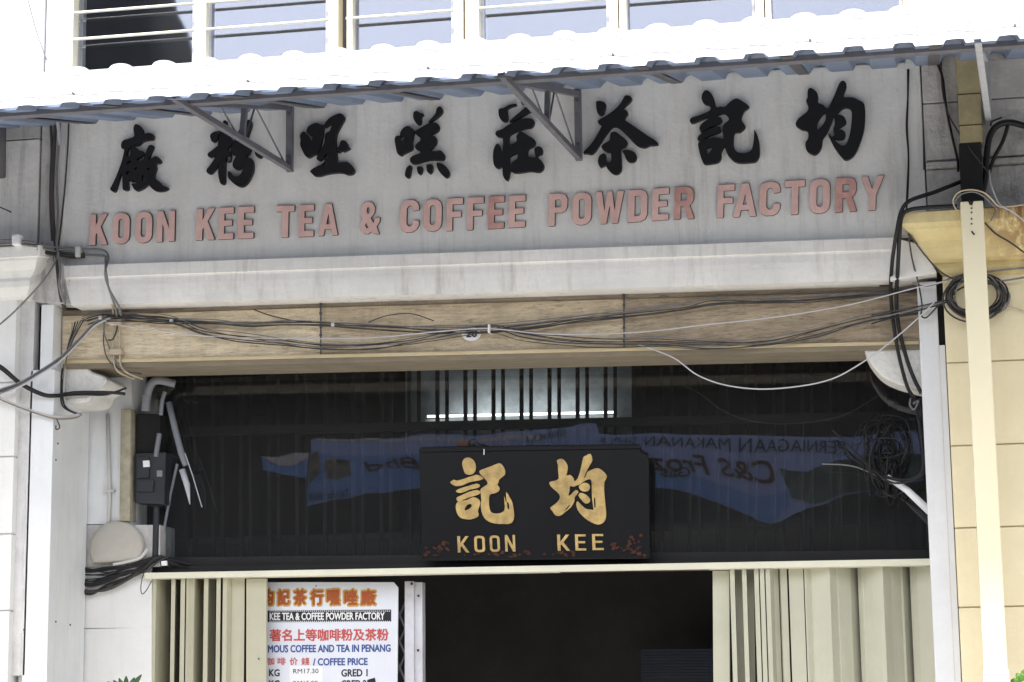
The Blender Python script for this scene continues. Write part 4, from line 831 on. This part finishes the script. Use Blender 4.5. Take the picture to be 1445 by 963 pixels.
# ================================================================== CABLES
WIRES = 'cables slung along the front of the beam'
def cab(p, r, m, label, group=None, name='cable', cat='cable', n=6): return tag(wire(p, r, n).build(name, m, None, smooth=True), label, cat, group)
B = BY-.03
main = [(120, 452), (150, 444), (180, 447), (230, 452), (300, 456), (350, 458), (400, 456), (450, 457), (500, 459), (560, 463), (620, 466), (690, 464), (760, 458), (830, 449), (880, 443), (960, 434), (1010, 426), (1080, 424), (1150, 421), (1250, 414), (1300, 408)]
rc = random.Random(9)
ORD = ['uppermost', 'second', 'third', 'fourth', 'fifth', 'sixth', 'lowest']
def strand(path, k, off, yb, r, m, label):
    ph = rc.uniform(0, 6); pts = []
    for x, y in path:
        pts.append((x+rc.uniform(-6, 6), y+off*(.35+.65*abs(math.sin(x*.0035+ph)))+rc.uniform(-1.8, 1.8), yb-.003*k+rc.uniform(-.006, .006)))
    cab(pts, r, m, label, WIRES)
for k in range(7):
    strand(main, k, (k-3)*1.9, B, rc.choice((.0025, .003, .004)), rc.choice(['cabled', 'cableg', 'cableg', 'cabled']), ORD[k]+' of the cables rising to the right across the beam')
low = [(150, 448), (200, 449), (240, 453), (290, 468), (340, 477), (400, 483), (460, 490), (520, 489), (580, 482), (630, 472), (690, 464), (740, 473), (800, 481), (860, 484), (930, 483), (1000, 487), (1080, 484), (1150, 470), (1220, 452), (1300, 436), (1330, 428)]
for k in range(7):
    strand(low, k, (k-3)*2.2, B-.015, rc.choice((.0025, .003, .004)), rc.choice(['cabled', 'cableg', 'cableg', 'cabled']), ORD[k]+' of the cables sagging in two bows across the beam')
cab([(150, 456, B-.03), (230, 468, B-.03), (300, 475, B-.03), (400, 478, B-.03), (520, 477, B-.03), (620, 468, B-.04), (690, 464, B-.04), (780, 472, B-.03), (900, 469, B-.03), (1000, 458, B-.03), (1100, 447, B-.05), (1200, 430, B-.05), (1290, 407, -.05), (1340, 396, -.1)], .0038, 'cablew', 'pale lilac cable crossing the whole beam to the coil on the right')
cab([(900, 486, B), (950, 505, 0), (985, 530, -.02), (1030, 545, -.05), (1090, 549, -.05), (1165, 538, -.05), (1215, 513, -.05), (1260, 480, -.05), (1300, 445, -.06), (1320, 425, -.08)], .0042, 'cablew', 'single white wire sagging across the dark opening at right')
cab([(520, 455, B), (545, 446, B), (580, 443, B), (612, 453, B)], .0035, 'cabled', 'small arched wire above the strands left of the number plate')
cab([(358, 437, B), (380, 445, B), (410, 452, B), (440, 455, B)], .004, 'cabled', 'short dark wire dropping to the strand near the left plank joint')
tag(MB().pq([(688.5, 458), (691, 458), (690.5, 469), (688, 469)], B-.06, B+.01).build('cable_tie', 'inkw', None), 'white tie gathering the cables beside the house number', 'tie')
for x, y in ((142, 449), (242, 453), (470, 458)):
    tag(MB().tube([P(x-2, y, B-.02), P(x+2, y+.5, B-.02)], .014, 8).build('cable_tie', 'cablew', None), 'pale tape round the beam cables, %s of three from the left' % {142: 'first', 242: 'second', 470: 'third'}[x], 'tie', 'tape ties on the left cables')
# left junction: cables dropping to the lower left, past the pilaster
for k in range(4):
    cab([(150+k*2, 446+k, B-.02), (132, 457+k*1.5, B-.03), (112, 478+k*1.5, .02), (85, 504+k*2, -.05), (55, 524+k*2, -.1), (25, 541+k*2.2, -.12), (-20, 556+k*3, -.14)], .0055, ['cableg', 'cabled', 'cableg', 'cablew'][k], ['uppermost', 'second', 'third', 'lowest, palest'][k]+' cable running diagonally from the beam past the left pillar', 'diagonal cables at the left pillar')
cab([(-15, 508, -.14), (5, 520, -.12), (30, 541, -.1), (60, 556, -.05), (78, 558, -.02), (93, 556, .08), (110, 554, .09), (150, 554, .09), (176, 556, .06)], .0105, 'cable', 'thick black cable looping across the white left corbel')
cab([(-15, 510, -.13), (5, 524, -.11), (30, 544, -.09), (60, 558.5, -.04), (80, 560, -.01), (95, 558, .09), (120, 557, .1), (150, 557, .09), (178, 548, .06)], .007, 'cable', 'thinner black cable twisted under the thick one on the left corbel')
for k in range(3):
    cab([(-15, 553+k*2, -.12), (20, 570+k, -.1), (50, 581+k, -.04), (80, 588+k*1.5, -.02), (105, 586+k*2, .08), (116, 583+k, .11)], .006, ['cablew', 'clip', 'cableg'][k], ['upper pale', 'middle tan', 'lower grey'][k]+' wire hanging slack below the left corbel', 'slack wires below the left corbel')
tag(wire([(78, 588, -.02), (82, 596, -.02), (84, 604, -.02), (79, 606, -.02), (79, 600, -.02)], .0045).build('wire_hook', 'brown', None), 'rusty wire hook hanging below the slack wires at the left', 'hook')
for k in range(3):
    cab([(88+k*2, 520, .1), (86+k*2, 545, .1), (86+k*2.5, 562, .1), (90+k*3, 575, .1), (105+k*3, 583, .1), (115+k, 584, .1)], .006, ['cabled', 'cable', 'cablew'][k], ['dusty dark', 'black', 'pale'][k]+' wire dropping beside the left corbel against the pillar', 'drop wires beside the left corbel')
for k in range(5):
    cab([(118-k*4, 452+k, B), (108-k*2, 470, .06), (98-k, 492, .06), (92, 515, .08), (88, 535, .09)], .0045, ['cabled', 'cableg', 'cabled', 'cable', 'clip'][k], ['first', 'second', 'third', 'fourth', 'fifth'][k]+' from the right of the thin wires curving down the left end of the beam', 'thin wires at the left end of the beam')
cab([(147, 455, B), (147, 470, B), (152, 485, B), (160, 505, B), (172, 520, B), (186, 530, .12), (200, 534, .2)], .0055, 'cableg', 'grey wire looping down over the left end of the beam')
cab([(148, 452, B-.01), (165, 458, B-.01), (160, 478, B-.01), (152, 480, B-.01)], .005, 'cable', 'short dark wire tail on the left end of the beam')
cab([(147, 460, B), (146, 480, B), (149, 500, B), (158, 514, B), (176, 524, B), (200, 528, .13)], .004, 'cabled', 'thin dark wire looping beside the grey loop at the left')
# two conduits with clips going down the beam at x 160-170
for k, x in enumerate((0, 9)):
    cab([(158+x, 430, -.02), (160+x, 445, B), (160+x, 470, B), (160+x, 500, B), (162+x, 517, B), (170+x*1.2, 527, .08), (190+x*1.3, 535, .2)], .006, 'clip', 'tan painted wire through two clips on the beam, %s of the pair' % ('left' if k == 0 else 'right'), 'pair of tan wires at the left of the beam')
for y in (455, 496):
    c0 = MB().pq([(154, y-3), (171, y-4), (171, y+3.5), (154, y+4)], B-.03, B+.02).build('clip', 'clip', None, bevel=.006)
    tag(c0, 'tan clip on the beam, %s of the pair' % ('upper' if y < 480 else 'lower'), 'clip', 'tan clips on the beam')
# cables over the cornice
for k in range(2):
    cab([(-10, 340+k*6, -.22), (20, 340+k*4.5, -.22), (50, 343+k*5, -.2), (80, 349+k*6, -.06), (110, 351+k*8, -.03), (140, 352.5+k*8, -.03), (150+k*-1, 356+k*6, -.035), (153-k*4, 366, -.06), (149, 380, -.18), (149+k*2, 392, -.18), (154, 408, -.16), (162+k*5, 432, -.09), (165+k*6, 445, .07)], .0075, 'cableg', 'grey conduit cable bending down over the cornice at left, %s of two' % ('outer' if k == 0 else 'inner'))
for k in range(3):
    cab([(52, 344+k*4, -.2), (66, 352+k*3, -.1), (82, 355+k*3, -.06), (100, 358+k*3, -.04), (120, 359+k*2, -.03)], .007, 'cabled', ['upper', 'middle', 'lower'][k]+' dusty dark cable at the corner left of the first pink letter', 'dark cables at the left corner')
tag(MB().pq([(105, 347), (113, 347), (112.5, 363), (105, 363)], -.06, 0).build('clip', 'clipw', None, bevel=.012), 'grey oval clip on the conduit below the first pink letter', 'clip')
tag(MB().pq([(16, 331), (27, 330), (27, 345), (16, 346)], -.26, -.18).build('clip', 'paper', None, bevel=.01), 'white clip on the pipe above the left capital', 'clip')
cab([(80, 150, -.06), (77, 200, -.05), (74, 260, -.05), (75, 310, -.05), (79, 350, -.05), (82, 390, -.1), (86, 420, -.06), (92, 437, .05)], .013, 'cabled', 'dusty dark cable down the corner between left pier and sign wall')
cab([(85, 160, -.05), (83, 200, -.06), (80, 250, -.05), (82, 300, -.05), (80, 340, -.07), (85, 380, -.12), (84, 405, -.13), (92, 430, -.05)], .008, 'cableg', 'grey cable down the corner left of the sign wall')
cab([(70, 160, -.05), (73, 210, -.05), (71, 280, -.05), (74, 340, -.05)], .009, 'cabled', 'second dark cable on the grimy pilaster at left')
cab([(97, 163, -.02), (96, 200, -.02), (92, 260, -.02), (86, 320, -.02), (82, 352, -.05)], .0055, 'cabled', 'thin dark cable down the left edge of the sign wall')
cab([(82, 352, -.06), (78, 370, -.1), (62, 395, -.15), (40, 420, -.16), (15, 445, -.17), (-15, 470, -.18)], .006, 'cableg', 'thin cable falling from the corner down to the left')
cab([(-6, 290, -.2), (10, 297, -.08), (16, 300, -.06)], .004, 'cable', 'small dark wire stub on the left pier')
cab([(37, -10, -.08), (50, 40, -.07), (66, 85, -.06)], .0035, 'cableg', 'thin wire on the white upper wall at top left')
tg = thing('wall_lamp', 'dark cylindrical fitting at the far left edge under the awning', 'lamp')
MB().tube([P(-2, 168, -.15), P(-1, 190, -.15), P(-1, 250, -.15)], [.05, .045, .042], 14).build('body', 'steeld', tg, smooth=True)
MB().tube([P(-2, 166, -.15), P(-2, 171, -.15)], .058, 14).build('cap', 'steel', tg, smooth=True)
# right side: thick black cables
cab([(1360, 255, -.10), (1320, 271, -.2), (1285, 283, -.32), (1272, 298, -.34), (1265, 330, -.33), (1259, 370, -.2), (1257, 410, .02), (1260, 450, .06), (1268, 500, .07), (1280, 545, .1), (1290, 562, .2)], .0125, 'cable', 'thick black cable curling off the yellow capital, left of the pair')
cab([(1350, 291, -.32), (1310, 293, -.33), (1282, 297, -.34), (1272, 308, -.34), (1269, 340, -.3), (1267, 380, -.15), (1265, 420, .03), (1268, 460, .06), (1279, 505, .07), (1290, 535, .07), (1300, 555, .1)], .0125, 'cable', 'thick black cable curling off the yellow capital, right of the pair')
for k in range(2):
    cab([(1281+k*1.2, 98, -.03), (1281, 140, -.03), (1280-k*.8, 180, -.03), (1282, 220, -.03), (1280+k, 270, -.03), (1279, 296, -.05)], .0055, 'cable', 'dark cable down the right edge of the sign wall, %s of two' % ('left' if k == 0 else 'right'), 'pair of cables at the right edge of the sign')
cab([(1322, 88, -.06), (1330, 110, -.07), (1335, 150, -.07), (1343, 190, -.07), (1351, 225, -.08), (1352, 242, -.1)], .0075, 'cable', 'dark cable slanting down the grimy pier right of the sign')
cab([(1328, 88, -.06), (1330, 130, -.07), (1340, 165, -.09), (1365, 205, -.2), (1386, 233, -.22), (1396, 245, -.2)], .004, 'cabled', 'thin wire crossing in front of the upper yellow pipe')
cab([(1303, 98, -.04), (1303, 160, -.04), (1304, 240, -.04)], .006, 'cabled', 'dark cable in the joint between sign wall and right pier')
cab([(1446, 178, -.15), (1425, 173, -.15), (1407, 178, -.15), (1396, 195, -.15), (1392, 225, -.15), (1391, 250, -.15), (1386, 272, -.16)], .019, 'cable', 'very thick black cable arching beside the upper yellow pipe')
cab([(1422, 178, -.14), (1415, 200, -.14), (1402, 225, -.14), (1394, 250, -.14)], .013, 'cable', 'black cable branch inside the arch at upper right')
cab([(1414, 166, -.16), (1400, 172, -.16), (1398, 178, -.16)], .006, 'cable', 'frayed black cable tip at the foot of the right bracket')
cab([(1396, 240, -.2), (1398, 258, -.3), (1405, 278, -.32), (1412, 290, -.33), (1430, 300, -.33), (1450, 316, -.33)], .0045, 'cablew', 'pale thin wire falling over the yellow capital at right edge')
cab([(1352, 300, -.36), (1345, 285, -.38), (1352, 272, -.4), (1370, 268, -.42), (1388, 272, -.42), (1400, 282, -.38), (1412, 292, -.33), (1446, 289, -.32)], .005, 'clip', 'pale wire looped round the top of the cream downpipe')
cab([(1350, 298, -.36), (1347, 287, -.38), (1356, 275, -.4), (1372, 271, -.42), (1386, 276, -.42), (1398, 287, -.36), (1406, 296, -.32), (1398, 312, -.31)], .0045, 'cableg', 'grey wire looped round the top of the cream downpipe')
cab([(1390, 315, -.31), (1405, 330, -.25), (1425, 342, -.24), (1447, 358, -.2)], .0055, 'cabled', 'dark wire slanting over the stained capital at right edge')
cab([(1282, 330, -.27), (1287, 365, -.15), (1296, 400, -.06), (1301, 430, -.05), (1300, 445, -.05), (1308, 448, -.05), (1325, 430, -.06)], .005, 'cabled', 'thin dark wire hanging from the capital in front of the right pillar')
cab([(1284, 332, -.27), (1305, 360, -.2), (1325, 382, -.12), (1345, 394, -.1)], .005, 'cabled', 'thin wire following the curved edge of the yellow capital')
for k in range(3):
    cab([(1230, 445+k*6, B-.02), (1290, 434+k*3, -.04), (1330, 425+k*2, -.08), (1345, 420, -.1)], .0045, ['cabled', 'cableg', 'cable'][k], ['upper', 'middle', 'lower'][k]+' cable crossing the right pillar into the coil', 'cables crossing the right pillar')
cab([(1288, 400, -.05), (1305, 404, -.05), (1330, 398, -.08), (1350, 390, -.1), (1400, 383, -.1), (1450, 378, -.1)], .006, 'cableg', 'cable running along under the yellow capital')
cab([(1395, 398, -.1), (1420, 396, -.1), (1450, 391, -.1)], .006, 'cableg', 'short taped cable leaving the coil at right')
cab([(1415, 428, -.08), (1430, 435, -.07), (1450, 441, -.07)], .0045, 'clip', 'tan wire leaving the right side of the coil')
# coil behind the downpipe
coil = thing('cable_coil', 'dusty coil of grey cable hung behind the cream downpipe', 'cable coil')
cc = P(1378, 418, -.13); cr_ = random.Random(2)
for k in range(16):
    rx, rz = .165+cr_.uniform(-.045, .02), .125+cr_.uniform(-.035, .02); ox, oz = cr_.uniform(-.015, .015), cr_.uniform(-.012, .012); tilt = cr_.uniform(-.25, .25); y = -.09-cr_.uniform(0, .035)
    pts = []
    for i in range(33):
        t = 2*math.pi*i/32; ex, ez = rx*math.cos(t), rz*math.sin(t)
        pts.append((cc.x+ox+ex*math.cos(tilt*.4)-ez*math.sin(tilt*.4), y+.006*math.sin(3*t+k), cc.z+oz+ex*math.sin(tilt*.4)+ez*math.cos(tilt*.4)))
    MB().tube(pts, .0055, 6, False).build('loop', cr_.choice(['cabled', 'cableg', 'cabled', 'cable']), coil, smooth=True)
# tangle at right in the opening
tc = thing('cable_tangle', 'dark tangle of wires hanging in the opening beside the right pillar', 'cable tangle')
for k in range(28):
    cx, cy = cr_.uniform(1225, 1285), cr_.uniform(610, 690); a0 = cr_.uniform(0, 6.28); pts = []
    sx, sy = cr_.uniform(15, 50)*cr_.choice((.4, 1)), cr_.uniform(10, 45)
    for i in range(7):
        t = a0+i*.75; pts.append((min(1303, cx+sx*math.cos(t)+cr_.uniform(-5, 5)), cy+sy*math.sin(t)+cr_.uniform(-5, 5), .45+cr_.uniform(-.08, .1)))
    wire(pts, cr_.choice((.003, .0045, .006)), jit=.02).build('strand', 'cable', tc, smooth=True)
wire([(1290, 563, .3), (1296, 590, .3), (1300, 620, .3), (1303, 650, .3), (1298, 670, .3), (1275, 678, .35), (1245, 672, .4)], .011).build('strand', 'cable', tc, smooth=True)
wire([(1296, 563, .3), (1302, 590, .3), (1304, 630, .3), (1305, 660, .3), (1296, 674, .3), (1262, 682, .35), (1230, 662, .4), (1200, 630, .45), (1175, 608, .5)], .006).build('strand', 'cable', tc, smooth=True)
wire([(1320, 720, .4), (1270, 690, .45), (1210, 660, .5), (1160, 655, .5)], .004).build('strand', 'cableg', tc, smooth=True)
tag(MB().tube([P(1252, 673, .40), P(1280, 692, .38), P(1312, 722, .35)], [.016, .021, .024], 10).build('white_tube', 'paper', None, smooth=True), 'bright white tube slanting into the opening behind the right pillar', 'tube')
tag(wire([(1285, 562, .2), (1284, 572, .2), (1290, 578, .2), (1296, 566, .2), (1288, 570, .2)], .006).build('wire_knot', 'steel', None), 'small grey wire knot below the right corbel', 'wire')

# ================================================================== DOWNPIPE
dp = thing('downpipe', 'square cream yellow downpipe on the yellow wall with an old darker upper length', 'pipe')
def vp(xl, xr, yref, z0, z1, Y0, Y1, name, m, **k):
    return MB().box(P(xl, yref, Y0).x, P(xr, yref, Y0).x, Y0, Y1, z0, z1).build(name, m, dp, **k)
PYf = -.20
zt = P(1370, 284, -.42).z
a0 = P(1354, 290, -.36); b0 = P(1387, 290, -.36)
xL, xR = P(1373, 640, -.2).x, P(1406, 640, -.2).x
# main length leans slightly out towards the top, clear of the capital
zb_, zt_ = .1, P(1370, 284, -.36).z
xLt, xRt = P(1354.5, 290, -.36).x, P(1387, 290, -.36).x
zm = P(1380, 430, -.30).z
xL, xR = P(1373, 640, -.42).x, P(1406, 640, -.42).x
MB().box(xL, xR, -.42, -.32, .02, zt).build('main_length', 'pipey', dp, bevel=.008)
MB().box(xL-.006, xR+.006, -.432, -.31, .015, P(1400, 945, -.42).z).build('collar', 'inkw', dp, bevel=.01)
vp(1352, 1384, 140, P(1368, 202, -.2).z, P(1368, 72, -.2).z, -.20, -.06, 'upper_length', 'pipeo', bevel=.006)
for y in (133, 177):
    vp(1351.6, 1384.4, 140, P(1368, y+.6, -.2).z, P(1368, y-.6, -.2).z, -.203, -.06, 'seam', 'brown')
vp(1355, 1386.5, 240, P(1368, 286, -.2).z, P(1368, 202, -.2).z, -.205, -.04, 'dark_coupling', 'dark', bevel=.006)
for y in (294, 300, 309, 316):
    q = P(1371, y, -.424); MB().tube([q, q+Vector((0, .01, 0))], .006, 6).build('rivet', 'steeld', dp)
MB().pq([(1366, 284), (1374, 284), (1372, 290), (1368, 289)], -.424, -.4).build('chipped_patch', 'cable', dp)
MB().pq([(1370, 327), (1372, 326), (1376, 331), (1374, 332)], -.424, -.4).build('chipped_patch', 'cable', dp)

for x, y, Y in ((80, 876, 0), (109.5, 877.5, 0), (75, 624, 0), (72, 648, 0), (34, 889, -.001)):
    q = P(x, y, Y); q = Vector((P(70, 800, 0).x+.0, lerp(.05, .45, (x-72)/50.), q.z)) if x > 71 else q
    tag(MB().tube([q-Vector((.0, 0, 0)), q+Vector((.006 if x > 71 else 0, 0 if x > 71 else -.006, 0))], .006, 7).build('nail', 'steeld', None), {876: 'dark nail low on the grey side of the left pillar, nearer the street', 877.5: 'dark nail low on the grey side of the left pillar, further in', 624: 'dark nail just below the rusty wire hook', 648: 'dark nail high on the edge of the left pillar', 889: 'dark nail on the front of the left pillar fillet'}[y], 'nail', 'nails in the left pillar')
# ================================================================== PLANTS
def leafmesh(pts, w, m, parent, name='leaf'):
    c = cr(pts, 5); vs = []; n = len(c)
    for i, p in enumerate(c):
        t = (c[min(i+1, n-1)]-c[max(i-1, 0)]).normalized(); sd_ = t.cross(Vector((0, 1, 0))).normalized(); ww = w*math.sin(math.pi*(i+.35)/(n-.3))
        vs += [p-sd_*ww, p+Vector((0, -.008, 0)), p+sd_*ww]
    fs = []
    for i in range(n-1): fs += [(3*i, 3*i+1, 3*i+4, 3*i+3), (3*i+1, 3*i+2, 3*i+5, 3*i+4)]
    return MB().add(vs, fs).build(name, m, parent, smooth=True)
pl = thing('potted_plant', 'dark green strappy leaves of a plant rising at the bottom left', 'plant')
root = P(178, 1010, .25)
MB().tube([Vector((root.x, root.y, .0)), Vector((root.x, root.y, .8)), root], .025, 8).build('stem', 'brown', pl)
for k, (x, y) in enumerate(((200, 952), (190, 956), (178, 954), (168, 957), (160, 960), (152, 962), (146, 972), (206, 975), (212, 985), (140, 985))):
    tip = P(x, y, .18+.02*(k % 3)); mid = (root+tip)/2+Vector((0, 0, .035))+Vector(((tip.x-root.x)*-.12, 0, 0))
    leafmesh([root, mid, tip], .022, 'leaf', pl)
p2 = thing('wall_plant', 'small bright green leafy sprig at the bottom right corner', 'plant')
rt = P(1436, 985, -.3)
MB().tube([Vector((rt.x, rt.y, .0)), Vector((rt.x, rt.y, .9)), rt], .012, 6).build('stem', 'brown', p2)
for k in range(12):
    a_ = cr_.uniform(0, 6.28); s = P(1436+cr_.uniform(-4, 9), 955+cr_.uniform(0, 18), -.3); leafmesh([s, s+Vector((.03*math.cos(a_), -.01, .03*math.sin(a_))), s+Vector((.055*math.cos(a_), 0, .055*math.sin(a_)))], .018, 'leafb', p2)

# ================================================================== ACROSS THE STREET (seen reflected in the glass)
YB = -14.6; Ym = 2*GY-YB
def refl(px, py, Y=YB):
    q = P(px, py, 2*GY-Y); return (q.x, Y, q.z)
opp = thing('opposite_shophouse', 'dark shophouse across the street, seen only as a reflection in the glass', 'building')
MB().box(-30, 30, -24, -19, 0, 7.0).build('ground_floor_wall', 'oppdark', opp)
MB().box(-30, 30, -19, -15.6, 6.8, 7.0).build('canopy', 'oppdark', opp)
# gable whose dark outline shows in the first upstairs pane
g1 = [P(x, y, 36.0+.17) for x, y in ((60, 120), (60, -60), (232, -60), (246, 15), (262, 45), (276, 90), (290, 160))]
g1 = [Vector((p.x, -36.0, p.z)) for p in g1]; gb = [p+Vector((0, -.25, 0)) for p in g1]; n = len(g1)
MB().add(g1+gb, [tuple(range(n)), tuple(range(2*n-1, n-1, -1))]+[(i, n+i, n+(i+1) % n, (i+1) % n) for i in range(n)]).build('gable', 'oppdark', opp)
def banner_poly(pts, m, parent, name, off=0):
    vs = [Vector(refl(x, y))+Vector((0, off, 0)) for x, y in pts]; vb = [v+Vector((0, -.01, 0)) for v in vs]; n = len(vs)
    b = MB().add(vs+vb, [tuple(range(n)), tuple(range(2*n-1, n-1, -1))]+[(i, n+i, n+(i+1) % n, (i+1) % n) for i in range(n)])
    return b.build(name, m, parent)
bn = thing('street_banner', 'large blue printed shop banner across the street, mirrored in the glass above the track', 'banner')
banner_poly([(438, 622), (500, 620), (640, 612), (700, 611), (842, 600), (844, 613), (1000, 615), (1130, 617), (1200, 616), (1300, 605), (1300, 680), (1200, 697), (1150, 712), (1110, 730), (1088, 738), (1068, 733), (1030, 712), (960, 692), (915, 687), (700, 682), (590, 688), (520, 697), (470, 704), (435, 718)], 'bannerpale', bn, 'sheet')
banner_poly([(437, 640), (500, 643), (600, 645), (760, 655), (915, 664), (985, 673), (1040, 690), (1068, 698), (1110, 690), (1115, 712), (1088, 737), (1068, 732), (1030, 711), (960, 691), (915, 686), (700, 681), (590, 687), (520, 696), (470, 703), (436, 716)], 'bannerblue', bn, 'blue_field', .012)
banner_poly([(448, 622), (600, 623), (760, 620), (760, 613), (640, 618), (448, 620)], 'bannertan', bn, 'tan_band', .014)
banner_poly([(1100, 660), (1140, 668), (1180, 650), (1240, 640), (1298, 640), (1298, 678), (1200, 695), (1150, 708), (1120, 700)], 'bannergreen', bn, 'green_print', .016)
banner_poly([(436, 644), (450, 636), (452, 668), (440, 680), (437, 690)], 'bannerfood', bn, 'food_picture', .018)
banner_poly([(459, 650), (470, 645), (485, 648), (494, 652), (495, 672), (480, 680), (465, 676), (458, 665)], 'bannerfood', bn, 'food_picture', .018)
def btext(s, q, m, off, bold=.0, shear=0, name='lettering'):
    return text(s, q, 0, name, m, bn, bold, shear=shear, world=lambda x, y: tuple(Vector(refl(x, y))+Vector((0, off, 0))))
# strings run from right to left in pixel terms because the glass mirrors them
btext('PERNIAGAAN MAKANAN', [(1195, 622), (912, 618), (912, 631), (1195, 641)], 'ink', .03)
btext('SIA s', [(898, 618), (846, 616), (846, 625), (898, 627)], 'ink', .03)
btext('BERKU', [(800, 606), (743, 616), (743, 625), (800, 616)], 'ink', .03)
btext('C&S Frozen', [(1092, 650), (880, 638), (880, 657), (1092, 680)], 'floral', .03, .02, .25)
btext('Bhd', [(593, 648), (512, 652), (512, 668), (593, 661)], 'floral', .03, .03, .25)
btext('Tel / Fax : 04250', [(494, 690), (439, 697), (439, 709), (494, 699)], 'ink', .03, .01, .2)
btext('Gas', [(975, 661), (935, 658), (935, 670), (975, 675)], 'ink', .03, .02)
bs = thing('small_banner', 'small blue and tan banner across the street, mirrored at the left of the glass', 'banner')
banner_poly([(368, 646), (385, 650), (400, 655), (420, 652), (434, 648), (434, 673), (400, 668), (370, 665)], 'bannerblue', bs, 'sheet')
banner_poly([(368, 646), (395, 645), (415, 640), (434, 641), (434, 648), (415, 653), (395, 655), (380, 650)], 'bannertan', bs, 'top_print', .012)

# ================================================================== origins: every thing stands at its own base
bpy.context.view_layer.update()
def subtree(o):
    out = [o]
    for c in o.children: out += subtree(c)
    return out
for o in [o for o in COL.objects if o.parent is None and o.type in ('MESH', 'EMPTY')]:
    pts = []
    for s in subtree(o):
        if s.type == 'MESH': pts += [v.co for v in s.data.vertices]
    if not pts: continue
    lo_ = Vector([min(p[i] for p in pts) for i in range(3)]); hi = Vector([max(p[i] for p in pts) for i in range(3)])
    base = Vector(((lo_.x+hi.x)/2, (lo_.y+hi.y)/2, lo_.z)); o.location = base
    if o.type == 'MESH': o.data.transform(Matrix.Translation(-base))
    for c in o.children: c.location = c.location-base
